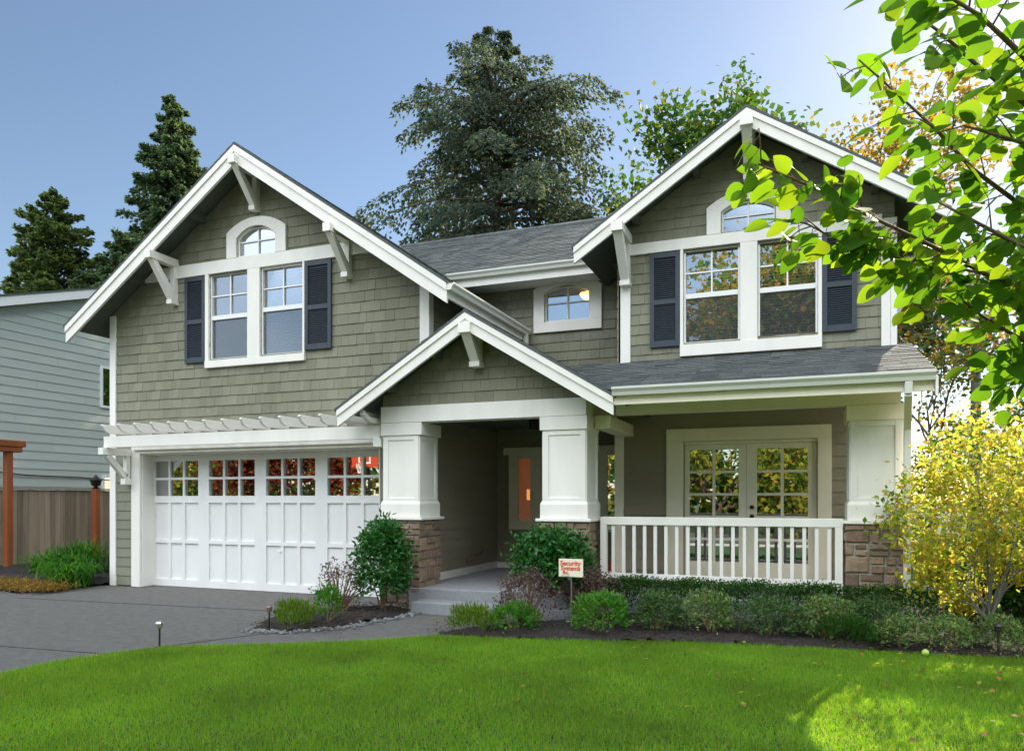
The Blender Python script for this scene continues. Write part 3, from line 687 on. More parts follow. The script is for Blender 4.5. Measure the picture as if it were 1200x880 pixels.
g = MB(); g.lathe((-3.56, MY + .42, 5.12), [(.02, 0), (.10, .02), (.16, .06), (.19, .11), (.19, .12)], 20); g.build('ceiling_lamp', 'lampglow', wm, smooth=True)

# --- shutters
def shutter(x0, x1, z0, z1, Y):
    mb = MB(); st = .062; ya, yb = Y - .056, Y - .021; zm = z0 + (z1 - z0) * .475
    mb.box(x0, x0 + st, ya, yb, z0, z1); mb.box(x1 - st, x1, ya, yb, z0, z1)
    for a, b in ((z0, z0 + .085), (zm - .035, zm + .035), (z1 - .075, z1)): mb.box(x0 + st, x1 - st, ya, yb, a, b)
    sh = mb.build('shutter', 'shutter', house, .003)
    l = MB()
    for a, b in ((z0 + .085, zm - .035), (zm + .035, z1 - .075)):
        z = a + .018
        while z < b - .01: l.bar((x0 + st, Y - .034, z), (x1 - st, Y - .034, z), .034, .006, up=(0, -.75, .66)); z += .030
        l.box(x0 + st, x1 - st, Y - .023, Y - .020, a, b)
    l.build('louvre', 'shutter', sh)
shutter(-9.84, -9.405, 3.855, 5.312, GY); shutter(-7.38, -6.885, 3.91, 5.312, GY)
shutter(-2.11, -1.675, 3.79, 5.18, FY); shutter(.26, .69, 3.83, 5.18, FY)

# --- garage: trim, header, door
boards('door_frame', [(-11.07, -10.87, GY - .04, GY - .001, 0, 2.34), (-11.07, -5.62, GY - .04, GY - .001, 2.341, 2.62), (-10.87, -10.85, GY - .001, GY + .32, 0, 2.32), (-10.87, -5.95, GY + .001, GY + .32, 2.321, 2.34), (-6.05, -6.03, GY - .001, GY + .32, 0, 2.32)])
gd = MB(); DY = 10.27; gx0, gx1 = -10.85, -6.05
grp = [(-10.835 + 1.22 * k, -10.835 + 1.22 * k + .985) for k in range(4)]
wz0, wz1 = 1.60, 2.215
gd.box(gx0, gx1, DY + .03, DY + .05, 0, wz0 - .03)                                   # recessed field
rails = [(0.0, .127), (.765, .826), (1.479, wz0)]
for a, b in rails: gd.box(gx0, gx1, DY, DY + .029, a, b)
gd.box(gx0, gx1, DY, DY + .05, wz1, 2.32)
def stiles(z0_, z1_, dy):
    xs = [gx0] + [x for g_ in grp for x in g_] + [gx1]
    for i in range(0, len(xs), 2): gd.box(xs[i], xs[i + 1], DY, DY + dy, z0_, z1_)
    return
stiles(.127, .765, .029); stiles(.826, 1.479, .029); stiles(wz0, wz1, .05)
for a, b in grp:
    for t in (1 / 3, 2 / 3):
        xx = a + (b - a) * t
        gd.box(xx - .028, xx + .028, DY, DY + .029, .127, .765); gd.box(xx - .028, xx + .028, DY, DY + .029, .826, 1.479)
for zz in (.62, 1.52): gd.box(gx0, gx1, DY - .001, DY + .0, zz, zz + .001)
gdo = gd.build('garage_door', 'door_white', house, .004)
for a, b in grp:
    wm_ = MB()
    wm_.box(a, b, DY + .002, DY + .04, 1.885, 1.925)
    for t in (1 / 3, 2 / 3):
        xx = a + (b - a) * t
        wm_.box(xx - .02, xx + .02, DY + .002, DY + .04, wz0, 1.884); wm_.box(xx - .02, xx + .02, DY + .002, DY + .04, 1.926, wz1)
    wm_.box(a, b, DY + .4, DY + .42, wz0 - .05, wz1 + .05, 1)
    w_ = wm_.build('window', ['door_white', 'dark'], gdo)
    p = MB(); p.box(a - .01, b + .01, DY + .041, DY + .046, wz0 - .01, wz1 + .01)
    pn = p.build('pane', 'glass_low', w_)
h_ = MB(); h_.lathe((0, 0, 0), [(.02, 0), (.02, .01)], 12)
hd = MB(); hd.box(-8.13, -8.08, DY - .03, DY - .001, .66, .69); hd.build('lock', 'vinyl', gdo, .008)
# --- pergola over the garage door
pg = MB().box(-11.13, -5.70, 9.45, 9.50, 2.42, 2.61).build('pergola', 'white', house, .005)
mb = MB(); mb.box(-11.0, -5.66, GY - .085, GY - .041, 2.40, 2.61); mb.build('ledger', 'white', pg, .004)
rf0 = MB(); zt = 2.80
xr = -11.0
rf0.prism([(9.27, zt - .02), (9.30, zt), (GY - .03, zt), (GY - .03, zt - .13), (9.44, zt - .15), (9.34, zt - .11)][::-1], 'x', xr, xr + .045)
r0 = rf0.build('rafter', 'white', pg, .004)
for k in range(1, 15): dupe(r0, k * .363)
mb = MB(); xx = -11.12
mb.box(xx - .055, xx + .055, 9.38, GY - .042, 2.30, 2.419); mb.box(xx - .04, xx + .04, GY - .13, GY - .042, 1.86, 2.299); mb.bar((xx, 9.50, 2.30), (xx, GY - .12, 1.93), .08, .10); mb.box(xx - .055, xx + .055, GY - .17, GY - .041, 1.80, 1.90)
mb.build('bracket', 'white', pg, .004)
mb = MB(); mb.box(-5.80, -5.67, 9.42, GY - .03, 2.30, 2.419); mb.build('bracket', 'white', pg, .004)

# --- french doors
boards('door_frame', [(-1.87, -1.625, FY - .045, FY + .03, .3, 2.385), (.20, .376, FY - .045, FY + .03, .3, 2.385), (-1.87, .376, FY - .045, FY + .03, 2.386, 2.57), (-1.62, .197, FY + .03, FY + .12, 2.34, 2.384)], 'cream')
def french(x0, x1, gx0_, gx1_, knob):
    mb = MB(); ya, yb = FY + .035, FY + .08; z0, z1 = .31, 2.335; gz0, gz1 = .64, 2.262
    mb.box(x0, gx0_, ya, yb, z0, z1); mb.box(gx1_, x1, ya, yb, z0, z1); mb.box(gx0_, gx1_, ya, yb, z0, gz0); mb.box(gx0_, gx1_, ya, yb, gz1, z1)
    xm = (gx0_ + gx1_) / 2
    mb.box(xm - .02, xm + .02, ya + .008, yb - .008, gz0, gz1)
    for k in range(1, 5):
        zz = gz0 + (gz1 - gz0) * k / 5
        mb.box(gx0_, xm - .021, ya + .008, yb - .008, zz - .018, zz + .018); mb.box(xm + .021, gx1_, ya + .008, yb - .008, zz - .018, zz + .018)
    interior(mb, x0, x1, z0, z1, FY, 2.5, 1)
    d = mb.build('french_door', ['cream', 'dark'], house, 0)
    p = MB(); p.box(gx0_, gx1_, FY + .055, FY + .06, gz0, gz1); p.build('pane', 'glass_low', d)
    if knob:
        for zz, nm in ((1.43, 'deadbolt'), (1.30, 'handle')):
            k_ = MB(); k_.tube([(knob, FY + .034, zz), (knob, FY + .015, zz), (knob, FY + .0, zz), (knob, FY - .02, zz)], [.03, .03, .022, .024], 12); k_.build(nm, 'metal', d, smooth=True)
french(-1.615, -.742, -1.545, -.85, None); french(-.738, .19, -.60, .075, -.668)

# --- entry: sidelight, door, second sidelight
def sidelight(x0, x1, z0, z1, gl, name, warm):
    mb = MB(); Y = MY
    mb.box(x0, gl[0], Y - .05, Y - .02, z0, z1); mb.box(gl[1], x1, Y - .05, Y - .02, z0, z1); mb.box(gl[0], gl[1], Y - .05, Y - .02, gl[3], z1); mb.box(gl[0], gl[1], Y - .05, Y - .02, z0, gl[2])
    mb.box(x0 - .10, x1 + .02, Y - .06, Y - .02, z1 + .001, z1 + .13)
    d = .055
    for a, b, c, e in ((gl[0], gl[0] + .035, gl[2], gl[3]), (gl[1] - .035, gl[1], gl[2], gl[3])): mb.box(a, b, Y - .045, Y - .019, c, e)
    mb.add([(gl[0], Y - .0195, gl[2]), (gl[1], Y - .0195, gl[2]), (gl[1], Y - .0195, gl[3]), (gl[0], Y - .0195, gl[3])], [(0, 1, 2, 3)], 1)
    w_ = mb.build('window', ['cream', warm], house)
    p = MB(); p.box(gl[0] + .035, gl[1] - .035, Y - .034, Y - .030, gl[2], gl[3]); p.build('pane', 'glass', w_)
    return w_
# lit hall seen through the narrow glass: warm wall with a lamp
mw = bpy.data.materials.new('lit_hall'); mw.use_nodes = True; n_ = mw.node_tree; b_ = n_.nodes['Principled BSDF']
b_.inputs['Base Color'].default_value = (.15, .05, .015, 1); b_.inputs['Emission Color'].default_value = (1, .20, .03, 1); b_.inputs['Emission Strength'].default_value = .16
M['hall'] = mw
sl1 = sidelight(-4.95, -4.30, 1.0, 2.34, (-4.80, -4.50, 1.16, 2.27), 'window', 'hall')
M['bulb'] = emit('lamp_shade_glow', (1, .36, .08), 1.3)
g = MB(); g.box(-4.615, -4.555, MY - .029, MY - .0205, 1.53, 1.72); g.build('hall_lamp', 'bulb', sl1, .006)
sidelight(-3.28, -2.70, .98, 2.34, (-3.16, -2.86, 1.02, 2.30), 'window', 'dark')
boards('entry_door', [(-4.25, -3.33, MY - .05, MY - .02, .3, 2.34), (-4.05, -3.52, MY - .06, MY - .0505, .5, 1.15), (-4.05, -3.52, MY - .06, MY - .0505, 1.3, 2.15)], 'redwood')
mb = MB(); mb.lathe((-3.75, 10.6, 2.58), [(.05, 0), (.07, .01), (.075, .13), (.05, .16), (.10, .19), (.10, .22)], 8); mb.build('porch_lamp', 'metal', house)
mb = MB(); mb.tube([(-5.17, 11.3, .50), (-5.12, 11.4, .57), (-5.11, 11.6, .61), (-5.12, 11.85, .625), (-5.17, 11.95, .63)], .016, 8); mb.build('hose_hook', 'twig', house, smooth=True)
# downspouts
mb = MB(); ds = [(1.05, 8.92, 2.79), (1.05, 8.94, 2.66), (1.12, 9.62, 2.36), (1.12, 9.66, .1)]
for a, b in zip(ds, ds[1:]): mb.bar(a, b, .06, .075, up=(1, 0, 0))
mb.build('downspout', 'gutter', house, .008)
mb = MB(); ds = [(-5.75, 9.05, 2.76), (-5.75, 9.2, 2.68), (-5.75, 9.70, 2.66)]
for a, b in zip(ds, ds[1:]): mb.bar(a, b, .06, .07)
mb.bar((-5.75, 9.86, 2.72), (-5.75, 9.87, .1), .06, .075, up=(1, 0, 0)); mb.build('downspout', 'gutter', house, .008)

# =================================================================== NEIGHBOUR
nh = empty('neighbour_house', (-19, 14, 0), 'pale blue grey lap sided house beyond the fence at left', 'house')
NX = -19.0
def zn(y): return 6.55 + .33 * (y - 13.1)
mb = MB(); np_ = [(9, 0), (22, 0), (22, zn(22)), (9, zn(9))]
mb.add([(NX - .02, a, b) for a, b in np_] + [(NX - 9, a, b) for a, b in np_], [(0, 1, 2, 3), (7, 6, 5, 4), (0, 4, 5, 1), (1, 5, 6, 2), (2, 6, 7, 3), (3, 7, 4, 0)])
cladding(mb, fXp(NX), np_, .235, (3.5, 5), .022, 51)
mb.build('wall', 'nlap', nh)
mb = MB(); mb.prism([(8.5, zn(8.5) - .12), (22, zn(22) - .12), (22, zn(22) + .12), (8.5, zn(8.5) + .12)], 'x', NX + .25, NX + .29)
mb.build('barge_board', 'vinyl', nh)
mb = MB(); mb.prism([(8.4, zn(8.4) + .121), (22, zn(22) + .121), (22, zn(22) + .17), (8.4, zn(8.4) + .17)], 'x', NX - 9, NX + .31); mb.build('roof', 'roof', nh)
mb = MB(); mb.prism([(8.5, zn(8.5) - .05), (22, zn(22) - .05), (22, zn(22) + .119), (8.5, zn(8.5) + .119)], 'x', NX - .3, NX + .249); mb.build('soffit', 'soffit', nh)
def nwin(y0, y1, z0, z1):
    m_ = MB(); X = NX + .022; e = .07
    for a, b, c, d in ((y0, y0 + e, z0, z1), (y1 - e, y1, z0, z1), (y0 + e, y1 - e, z0, z0 + e), (y0 + e, y1 - e, z1 - e, z1)): m_.box(X - .01, X + .035, a, b, c, d)
    m_.box(X - .01, X + .001, y0 + e, y1 - e, z0 + e, z1 - e, 1)
    o = m_.build('window', ['vinyl', 'dark'], nh); p = MB(); p.box(X + .006, X + .010, y0 + e, y1 - e, z0 + e, z1 - e); p.build('pane', 'glass', o)
nwin(16.0, 17.1, 4.2, 5.42); nwin(16.05, 17.2, 1.7, 2.25)
mb = MB(); mb.tube([(NX + .05, 9.2 + k * .75, 2.42 - .035 * k - .03 * math.sin(k * 1.3)) for k in range(12)], .014, 6); mb.build('cable', 'metal', nh)

# fence and its posts
fn = empty('fence', (-17, 13, 0), 'weathered grey brown cedar board fence below the neighbouring house', 'fence')
mb = MB(); rnd = random.Random(5); y = 8.6
while y < 19:
    wd = .135 + rnd.uniform(-.006, .006); mb.box(-17.0 + rnd.uniform(-.006, .006), -16.98 + rnd.uniform(-.004, .004), y, y + wd - .006, .04, 1.76 + rnd.uniform(-.008, .008)); y += wd
mb.build('board_panel', 'fence', fn)
mb = MB(); mb.box(-17.03, -16.93, 8.6, 19, 1.775, 1.81); mb.box(-17.06, -17.02, 8.6, 19, .3, .39); mb.box(-17.06, -17.02, 8.6, 19, 1.5, 1.59); mb.build('fence_rail', 'fence', fn)
ap = empty('arbor_post', (-16.6, 11.62, 0), 'rust red arbor post with a short beam on top, by the fence at far left', 'post', 'stained posts by the fence')
mb = MB(); mb.box(-16.66, -16.52, 11.55, 11.69, 0, 2.60); mb.build('post', 'redwood', ap, .008)
mb = MB(); mb.box(-16.72, -16.46, 10.7, 11.95, 2.72, 2.86); mb.box(-16.70, -16.48, 11.35, 11.88, 2.6, 2.72); mb.build('beam', 'redwood', ap, .012)
ap2 = empty('arbor_post', (-16.6, 13.86, 0), 'rust red post with a dark lantern on top, by the white house corner', 'post', 'stained posts by the fence')
mb = MB(); mb.box(-16.67, -16.53, 13.80, 13.94, 0, 1.80); mb.build('post', 'redwood', ap2, .008)
mb = MB(); mb.lathe((-16.6, 13.87, 1.80), [(.06, 0), (.09, .02), (.03, .05), (.10, .09), (.13, .20), (.15, .22), (.05, .30), (.02, .36)], 8); mb.build('lantern', 'metal', ap2)

# =================================================================== PLANTS
RNG = np.random.default_rng(11)
def unit(n, rng=RNG):
    v = rng.normal(size=(n, 3)); return v / np.linalg.norm(v, axis=1, keepdims=True)
def shrub(name, c, rad, n, L, W, m, label, cat='shrub', group=None, seed=1, spiky=0., stems=7, stem_m='twig', hollow=.35, up=.25, flat_=0., lump=.28, sub=True):
    """bush of leaves: lumpy ellipsoid, leaves sit on twig tips, denser outside"""
    rng = np.random.default_rng(seed); r = np.array(rad)
    root = empty(name, (c[0], c[1], c[2]), label, cat, group)
    nl = 16; lob = unit(nl, rng); lob[:, 2] = np.abs(lob[:, 2]) * .9 - .15; amp = rng.uniform(-lump, lump, nl)
    nt_ = max(40, n // 7); d = unit(nt_, rng); d[:, 2] = np.where(d[:, 2] < -.55, -d[:, 2], d[:, 2])
    k = np.exp((d @ lob.T - 1) * 7) @ amp; rr = (hollow + (1 - hollow) * rng.random(nt_) ** .5) * (1 + k)
    tips = d * rr[:, None] * r + np.array([0, 0, r[2]]); tips[:, 2] = np.maximum(tips[:, 2], .03)
    idx = rng.integers(0, nt_, n); out_ = d[idx] * np.array([1, 1, .8]) + np.array([0, 0, up + spiky])
    P = tips[idx] + rng.normal(size=(n, 3)) * L * (.7 if spiky == 0 else .45)
    D = out_ * (.7 + spiky) + unit(n, rng) * (.9 - .5 * min(1, spiky)); N = unit(n, rng) + np.array([0, 0, .8]) + d[idx] * .6
    P += np.array(c)
    P[:, 2] = np.maximum(P[:, 2], c[2] + .01)
    leaf_mesh('foliage', P, D, N, L * rng.uniform(.65, 1.25, n), W * rng.uniform(.7, 1.2, n), [m], parent=root, fold=.12)
    st = MB(); rn = random.Random(seed)
    for i in range(stems):
        t = tips[rn.randrange(nt_)] + np.array(c); b = np.array(c) + np.array([rn.uniform(-.1, .1) * rad[0], rn.uniform(-.1, .1) * rad[1], -.02])
        mid = (t * .5 + b * .5) + np.array([0, 0, .12 * rad[2]])
        st.tube([b, mid, t], [.012, .008, .003], 5)
    if stems: st.build('stem', stem_m, root)
    return root
# tall evergreen shrubs by the piers
shrub('camellia', (-5.30, 8.85, 0), (.38, .36, .63), 4200, .075, .038, 'camellia', 'tall glossy dark green shrub before the left stone pier, next to the garage door', group='glossy evergreen shrubs by the piers', seed=3, lump=.2)
shrub('camellia', (-2.93, 8.98, .33), (.50, .33, .40), 4600, .075, .038, 'camellia', 'rounded glossy green shrub behind the small lawn sign', group='glossy evergreen shrubs by the piers', seed=4, lump=.14)
# purple, thin shrubs
shrub('barberry', (-5.75, 8.5, 0), (.36, .34, .36), 620, .045, .022, 'purple', 'sparse bare purple twiggy shrub in the small island beside the tall green shrub', seed=5, stems=34, lump=.35, group='purple leaved shrubs')
shrub('barberry', (-3.05, 8.35, .0), (.42, .35, .35), 1500, .042, .022, 'purple', 'purple brown twiggy shrub at the foot of the lawn sign', seed=6, stems=40, lump=.3, group='purple leaved shrubs')
shrub('barberry', (-2.42, 8.92, .0), (.42, .30, .36), 1400, .042, .022, 'purple', 'purple brown shrub between the lawn sign and the railing', seed=7, stems=36, lump=.3, group='purple leaved shrubs')
# low lime shrubs
shrub('heather', (-5.62, 7.35, 0), (.27, .22, .17), 1500, .055, .012, 'lime', 'low yellow green feathery shrub at the driveway end of the island', seed=8, spiky=1.2, stems=0, group='low yellow green shrubs')
shrub('heather', (-5.42, 7.75, 0), (.16, .16, .24), 700, .05, .022, 'bright', 'upright bright green tuft behind the feathery shrub in the island', seed=9, spiky=.6, stems=3)
shrub('heather', (-3.52, 7.86, 0), (.29, .2, .15), 1500, .055, .012, 'lime', 'low yellow green feathery shrub at the path corner of the lawn', seed=10, spiky=1.2, stems=0, group='low yellow green shrubs')
shrub('low_shrub', (-3.08, 8.02, 0), (.28, .22, .17), 1300, .045, .022, 'bright', 'low light green shrub between feathery shrub and purple shrub', seed=12, spiky=.3, stems=4)
shrub('low_shrub', (-2.10, 8.30, 0), (.36, .3, .23), 1900, .05, .024, 'bright', 'bright green leafy shrub on the dark mulch below the left railing end', seed=13, spiky=.3, stems=5)
# clipped hedge under the railing
hd = empty('hedge', (-.6, 9.3, 0), 'clipped dark green box hedge along the porch railing', 'hedge')
n = 16000; P = np.stack([RNG.uniform(-2.4, 1.35, n), RNG.uniform(9.05, 9.5, n), .02 + .545 * RNG.random(n) ** .35], 1)
P[:, 2] += .015 * np.sin(P[:, 0] * 9) + RNG.normal(size=n) * .008
fr_ = RNG.random(n) < .4; P[fr_, 1] = 9.05 + RNG.random(fr_.sum()) * .05
leaf_mesh('foliage', P, unit(n) + np.array([0, -.3, .7]), unit(n) + np.array([0, 0, .5]), .032, .02, ['box'], parent=hd)
# azalea row
az = [(-1.52, 8.58, .31, .26, .24, 'olive shrub with small leaves at the left end of the azalea row'), (-.95, 8.62, .33, .28, .25, 'olive green shrub below the middle of the railing, second in the azalea row'),
      (-.33, 8.72, .33, .28, .23, 'olive green shrub with reddish tips below the right french door'), (.24, 8.76, .31, .28, .25, 'olive shrub with pale tips before the right railing post'),
      (.74, 8.92, .29, .26, .24, 'grey green shrub before the right stone pier')]
for i, (x, y, rx, ry_, rz_, lb) in enumerate(az):
    shrub('azalea', (x, y, 0), (rx, ry_, rz_), 2300, .04, .02, 'azalea' if i % 2 else 'azalea2', lb, group='row of azaleas before the porch', seed=20 + i, stems=8, lump=.42)
shrub('low_shrub', (.42, 8.5, 0), (.26, .2, .17), 1500, .05, .014, 'box', 'low soft dark green shrub in front of the grey green azalea', seed=31, spiky=.9, stems=0)
for i, (x, y, rx, rz_, lb) in enumerate([(.93, 8.55, .26, .17, 'low pale green shrub left of the yellow maple trunk at the lawn edge'), (1.38, 8.62, .28, .18, 'low pale green shrub in front of the yellow maple trunk'), (1.86, 8.72, .28, .19, 'low pale green shrub at the right edge by the dark stake'), (2.35, 8.85, .3, .2, 'low pale green shrub farthest right along the lawn edge')]):
    shrub('low_shrub', (x, y, 0), (rx, .22, rz_), 1500, .038, .018, 'azalea', lb, group='low shrubs along the lawn edge', seed=40 + i, stems=4)
# bushes behind the maple at right
for i, (x, y, r_, h_, m_, lb) in enumerate([(2.5, 10.5, .75, .42, 'box', 'dark green bush just behind the yellow maple trunk'), (3.7, 10.9, .8, .5, 'azalea', 'olive bush at the right picture edge behind the pale low shrubs'), (2.6, 11.8, .9, .55, 'box', 'dark green bush behind the yellow maple by the house corner'), (4.0, 12.6, 1.2, .9, 'camellia', 'large dark green bush at the right edge behind the yellow maple'), (3.0, 16.5, 1.5, 1.5, 'mapleG', 'tall green bush seen over the yellow maple beside the porch roof')]):
    shrub('bush', (x, y, 0), (r_, r_ * .8, h_), 4200, .09, .05, m_, lb, seed=50 + i, stems=8)
# daylilies: arching blades
def lily(x, y, r, h, n, lb, seed, m='lily', group='daylily clumps by the driveway', name='daylily'):
    rng = np.random.default_rng(seed); root = empty(name, (x, y, 0), lb, 'plant', group); mb = MB()
    for i in range(n):
        a = rng.uniform(0, 2 * math.pi); q = rng.uniform(.35, 1) * r; hh = h * rng.uniform(.6, 1.05); b = (x + rng.normal() * r * .25, y + rng.normal() * r * .25)
        dx, dy = math.cos(a), math.sin(a); wv = rng.uniform(.010, .018); pts = []
        for t in (0, .35, .65, .85, 1):
            pts.append((b[0] + dx * q * t ** 1.3, b[1] + dy * q * t ** 1.3, max(.01, hh * (1.9 * t - 1.15 * t * t * (.8 + .5 * (q / r)))), wv * (1 - t) ** .5 + .001))
        v = []
        for (px, py, pz, w_) in pts: v += [(px - dy * w_, py + dx * w_, pz), (px + dy * w_, py - dx * w_, pz)]
        mb.add(v, [(2 * k, 2 * k + 1, 2 * k + 3, 2 * k + 2) for k in range(4)])
    mb.build('foliage', m, root); return root
lily(-11.95, 9.45, .55, .62, 300, 'daylily clump nearest the white house corner by the driveway', 61)
lily(-12.6, 9.95, .6, .75, 300, 'daylily clump just behind the golden ground cover', 62)
lily(-13.6, 11.0, .7, .95, 300, 'tall daylily clump before the middle of the board fence', 63)
lily(-14.3, 10.9, .7, .65, 260, 'low daylily clump beside the far left arbor post', 64)
lily(-12.9, 11.6, .5, .85, 200, 'daylily clump under the lantern post against the fence', 65)
n = 5000; t = RNG.random(n); P = np.stack([-13.4 + 1.9 * t + RNG.normal(size=n) * .06, 9.0 - .12 * t + RNG.normal(size=n) * .17, np.abs(RNG.normal(size=n)) * .05 + .03], 1)
o = leaf_mesh('ground_cover', P, unit(n) + np.array([0, 0, .8]), unit(n), .06, .022, ['golden']); tag(o, 'golden brown ground cover edging the driveway at far left', 'ground cover', kind='stuff')

# ------------------------------------------------------------------ trees
def conifer(name, x, y, H, rad, seed, m, label, droop=.25, whorl=.55, card=(.55, .12), base=.08, shape=.8, per=34, gap=0., group=None, profile=None, ragged=.6):
    rng = np.random.default_rng(seed); rn = random.Random(seed)
    root = empty(name, (x, y, 0), label, 'tree', group); tr = MB()
    tr.tube([(x, y, -.1), (x + .1, y, H * .5), (x, y, H * .98)], [H * .017 + .06, H * .010 + .03, .02], 10); tr.build('trunk', 'bark', root)
    br = MB(); P = []; D = []; N = []; Ls = []
    z = base * H
    while z < H * .985:
        t = (z - base * H) / (H * (1 - base)); prof = (1 - t) ** shape * (.9 + .1 * math.sin(t * 20 + seed))
        if profile: prof = float(np.interp(H - z, [p[0] for p in profile], [p[1] for p in profile])) / rad
        nb = rn.choice((4, 5, 5, 6)) if t < .85 else 3
        a0 = rn.random() * 6.28
        for k in range(nb):
            if rn.random() < gap: continue
            a = a0 + k * 6.28 / nb + rn.uniform(-.35, .35); ln = rad * prof * rn.uniform(ragged, 1.75 - ragged) + .12
            d = np.array([math.cos(a), math.sin(a), 0.]); s = np.array([-d[1], d[0], 0.]); rise = rn.uniform(.0, .25) + .55 * t
            zz = z + rn.uniform(-.5, .5) * whorl
            def pt(q): return np.array([x, y, zz]) + d * ln * q + np.array([0, 0, ln * (rise * q - (droop + .25) * q * q + .14 * max(0, q - .65))])
            br.tube([pt(q) for q in (0, .35, .7, 1)], [.02 + .012 * ln, .012 + .008 * ln, .012, .005], 5)
            m_ = int(per * (.35 + ln / rad)); q = rng.random(m_) ** .65 * .95 + .05
            for qq in q:
                p = pt(qq); side = rng.choice((-1, 1)); spread = ln * .30 * (1.1 - qq) + .08
                off = rng.random() * spread; base_p = p + s * side * off + np.array([0, 0, -off * droop * 1.2 - abs(rng.normal()) * .8 * droop * min(1, ln * .3) + rng.normal() * .06])
                P.append(base_p); D.append(d * (.45 + rng.random() * .5) * (1.2 - droop) + s * side * (.35 + .5 * rng.random()) + np.array([0, 0, rng.normal() * .22 - droop * (1.0 + rng.random())]))
                N.append(np.array([0, 0, 1.]) + rng.normal(size=3) * .55); Ls.append(card[0] * (.6 + .8 * rng.random()) * (1 - .55 * t))
        z += whorl * rn.uniform(.75, 1.25) * (1 - .45 * t)
    br.build('limb', 'bark', root)
    P = np.array(P); k = len(P); L_ = np.array(Ls)
    # every spray becomes a fan of three narrow cards so that the edge frays
    P3 = np.concatenate([P, P, P]); D3 = np.concatenate([np.array(D), np.array(D) + unit(k, rng) * .55, np.array(D) + unit(k, rng) * .55]); N3 = np.concatenate([np.array(N)] * 2 + [np.array(N) + unit(k, rng)])
    leaf_mesh('crown', P3, D3, N3, np.concatenate([L_, L_ * .8, L_ * .7]), card[1] * rng.uniform(.6, 1.3, 3 * k), [m], parent=root, wide=.4)
    return root
conifer('cedar_tree', -13.74, 33.3, 24.4, 6.1, 71, 'cedar', 'huge drooping dark evergreen behind the middle of the house roof', droop=.42, whorl=.40, card=(.38, .10), per=270, base=.2, gap=.30, ragged=.28, profile=[(0, .2), (1.2, .8), (2.5, 1.5), (3.2, 2.8), (4.0, 4.6), (7, 5.3), (9.5, 6.4), (14, 6.6), (20, 5)])
conifer('spruce_tree', -32.8, 32.3, 24.2, 7.6, 72, 'conifer', 'tall pointed dark spruce behind the left gable', droop=.20, whorl=.38, card=(.38, .12), shape=.85, per=260, gap=.06)
conifer('spruce_tree', -35.4, 27.1, 17.2, 7.0, 73, 'firL', 'shorter lighter green fir above the neighbouring roof at left', droop=0, whorl=.36, card=(.36, .12), shape=.85, per=240, gap=.08)
conifer('spruce_tree', -41.2, 27.0, 14.0, 3.8, 74, 'conifer', 'low dark fir cut by the left picture edge above the neighbouring roof', droop=.15, whorl=.55, card=(.36, .12), shape=.8, per=200)
conifer('spruce_tree', -30.6, 27.5, 14.6, 5.4, 75, 'conifer', 'bushy dark evergreen filling the gap between the two left conifers', droop=.1, whorl=.5, card=(.36, .12), shape=.6, per=240)
conifer('cedar_tree', -19.2, 36.5, 13.6, 3.6, 76, 'cedar', 'low dark evergreen just over the roof ridge left of the huge evergreen', droop=.3, whorl=.6, card=(.36, .11), shape=.6, per=200)
conifer('fir_tree', 8.6, 33.5, 15.0, 2.3, 77, 'conifer', 'thin sparse grey green conifer at right behind the leafy branches', droop=.3, whorl=.8, card=(.3, .07), shape=.6, per=60, gap=.25)

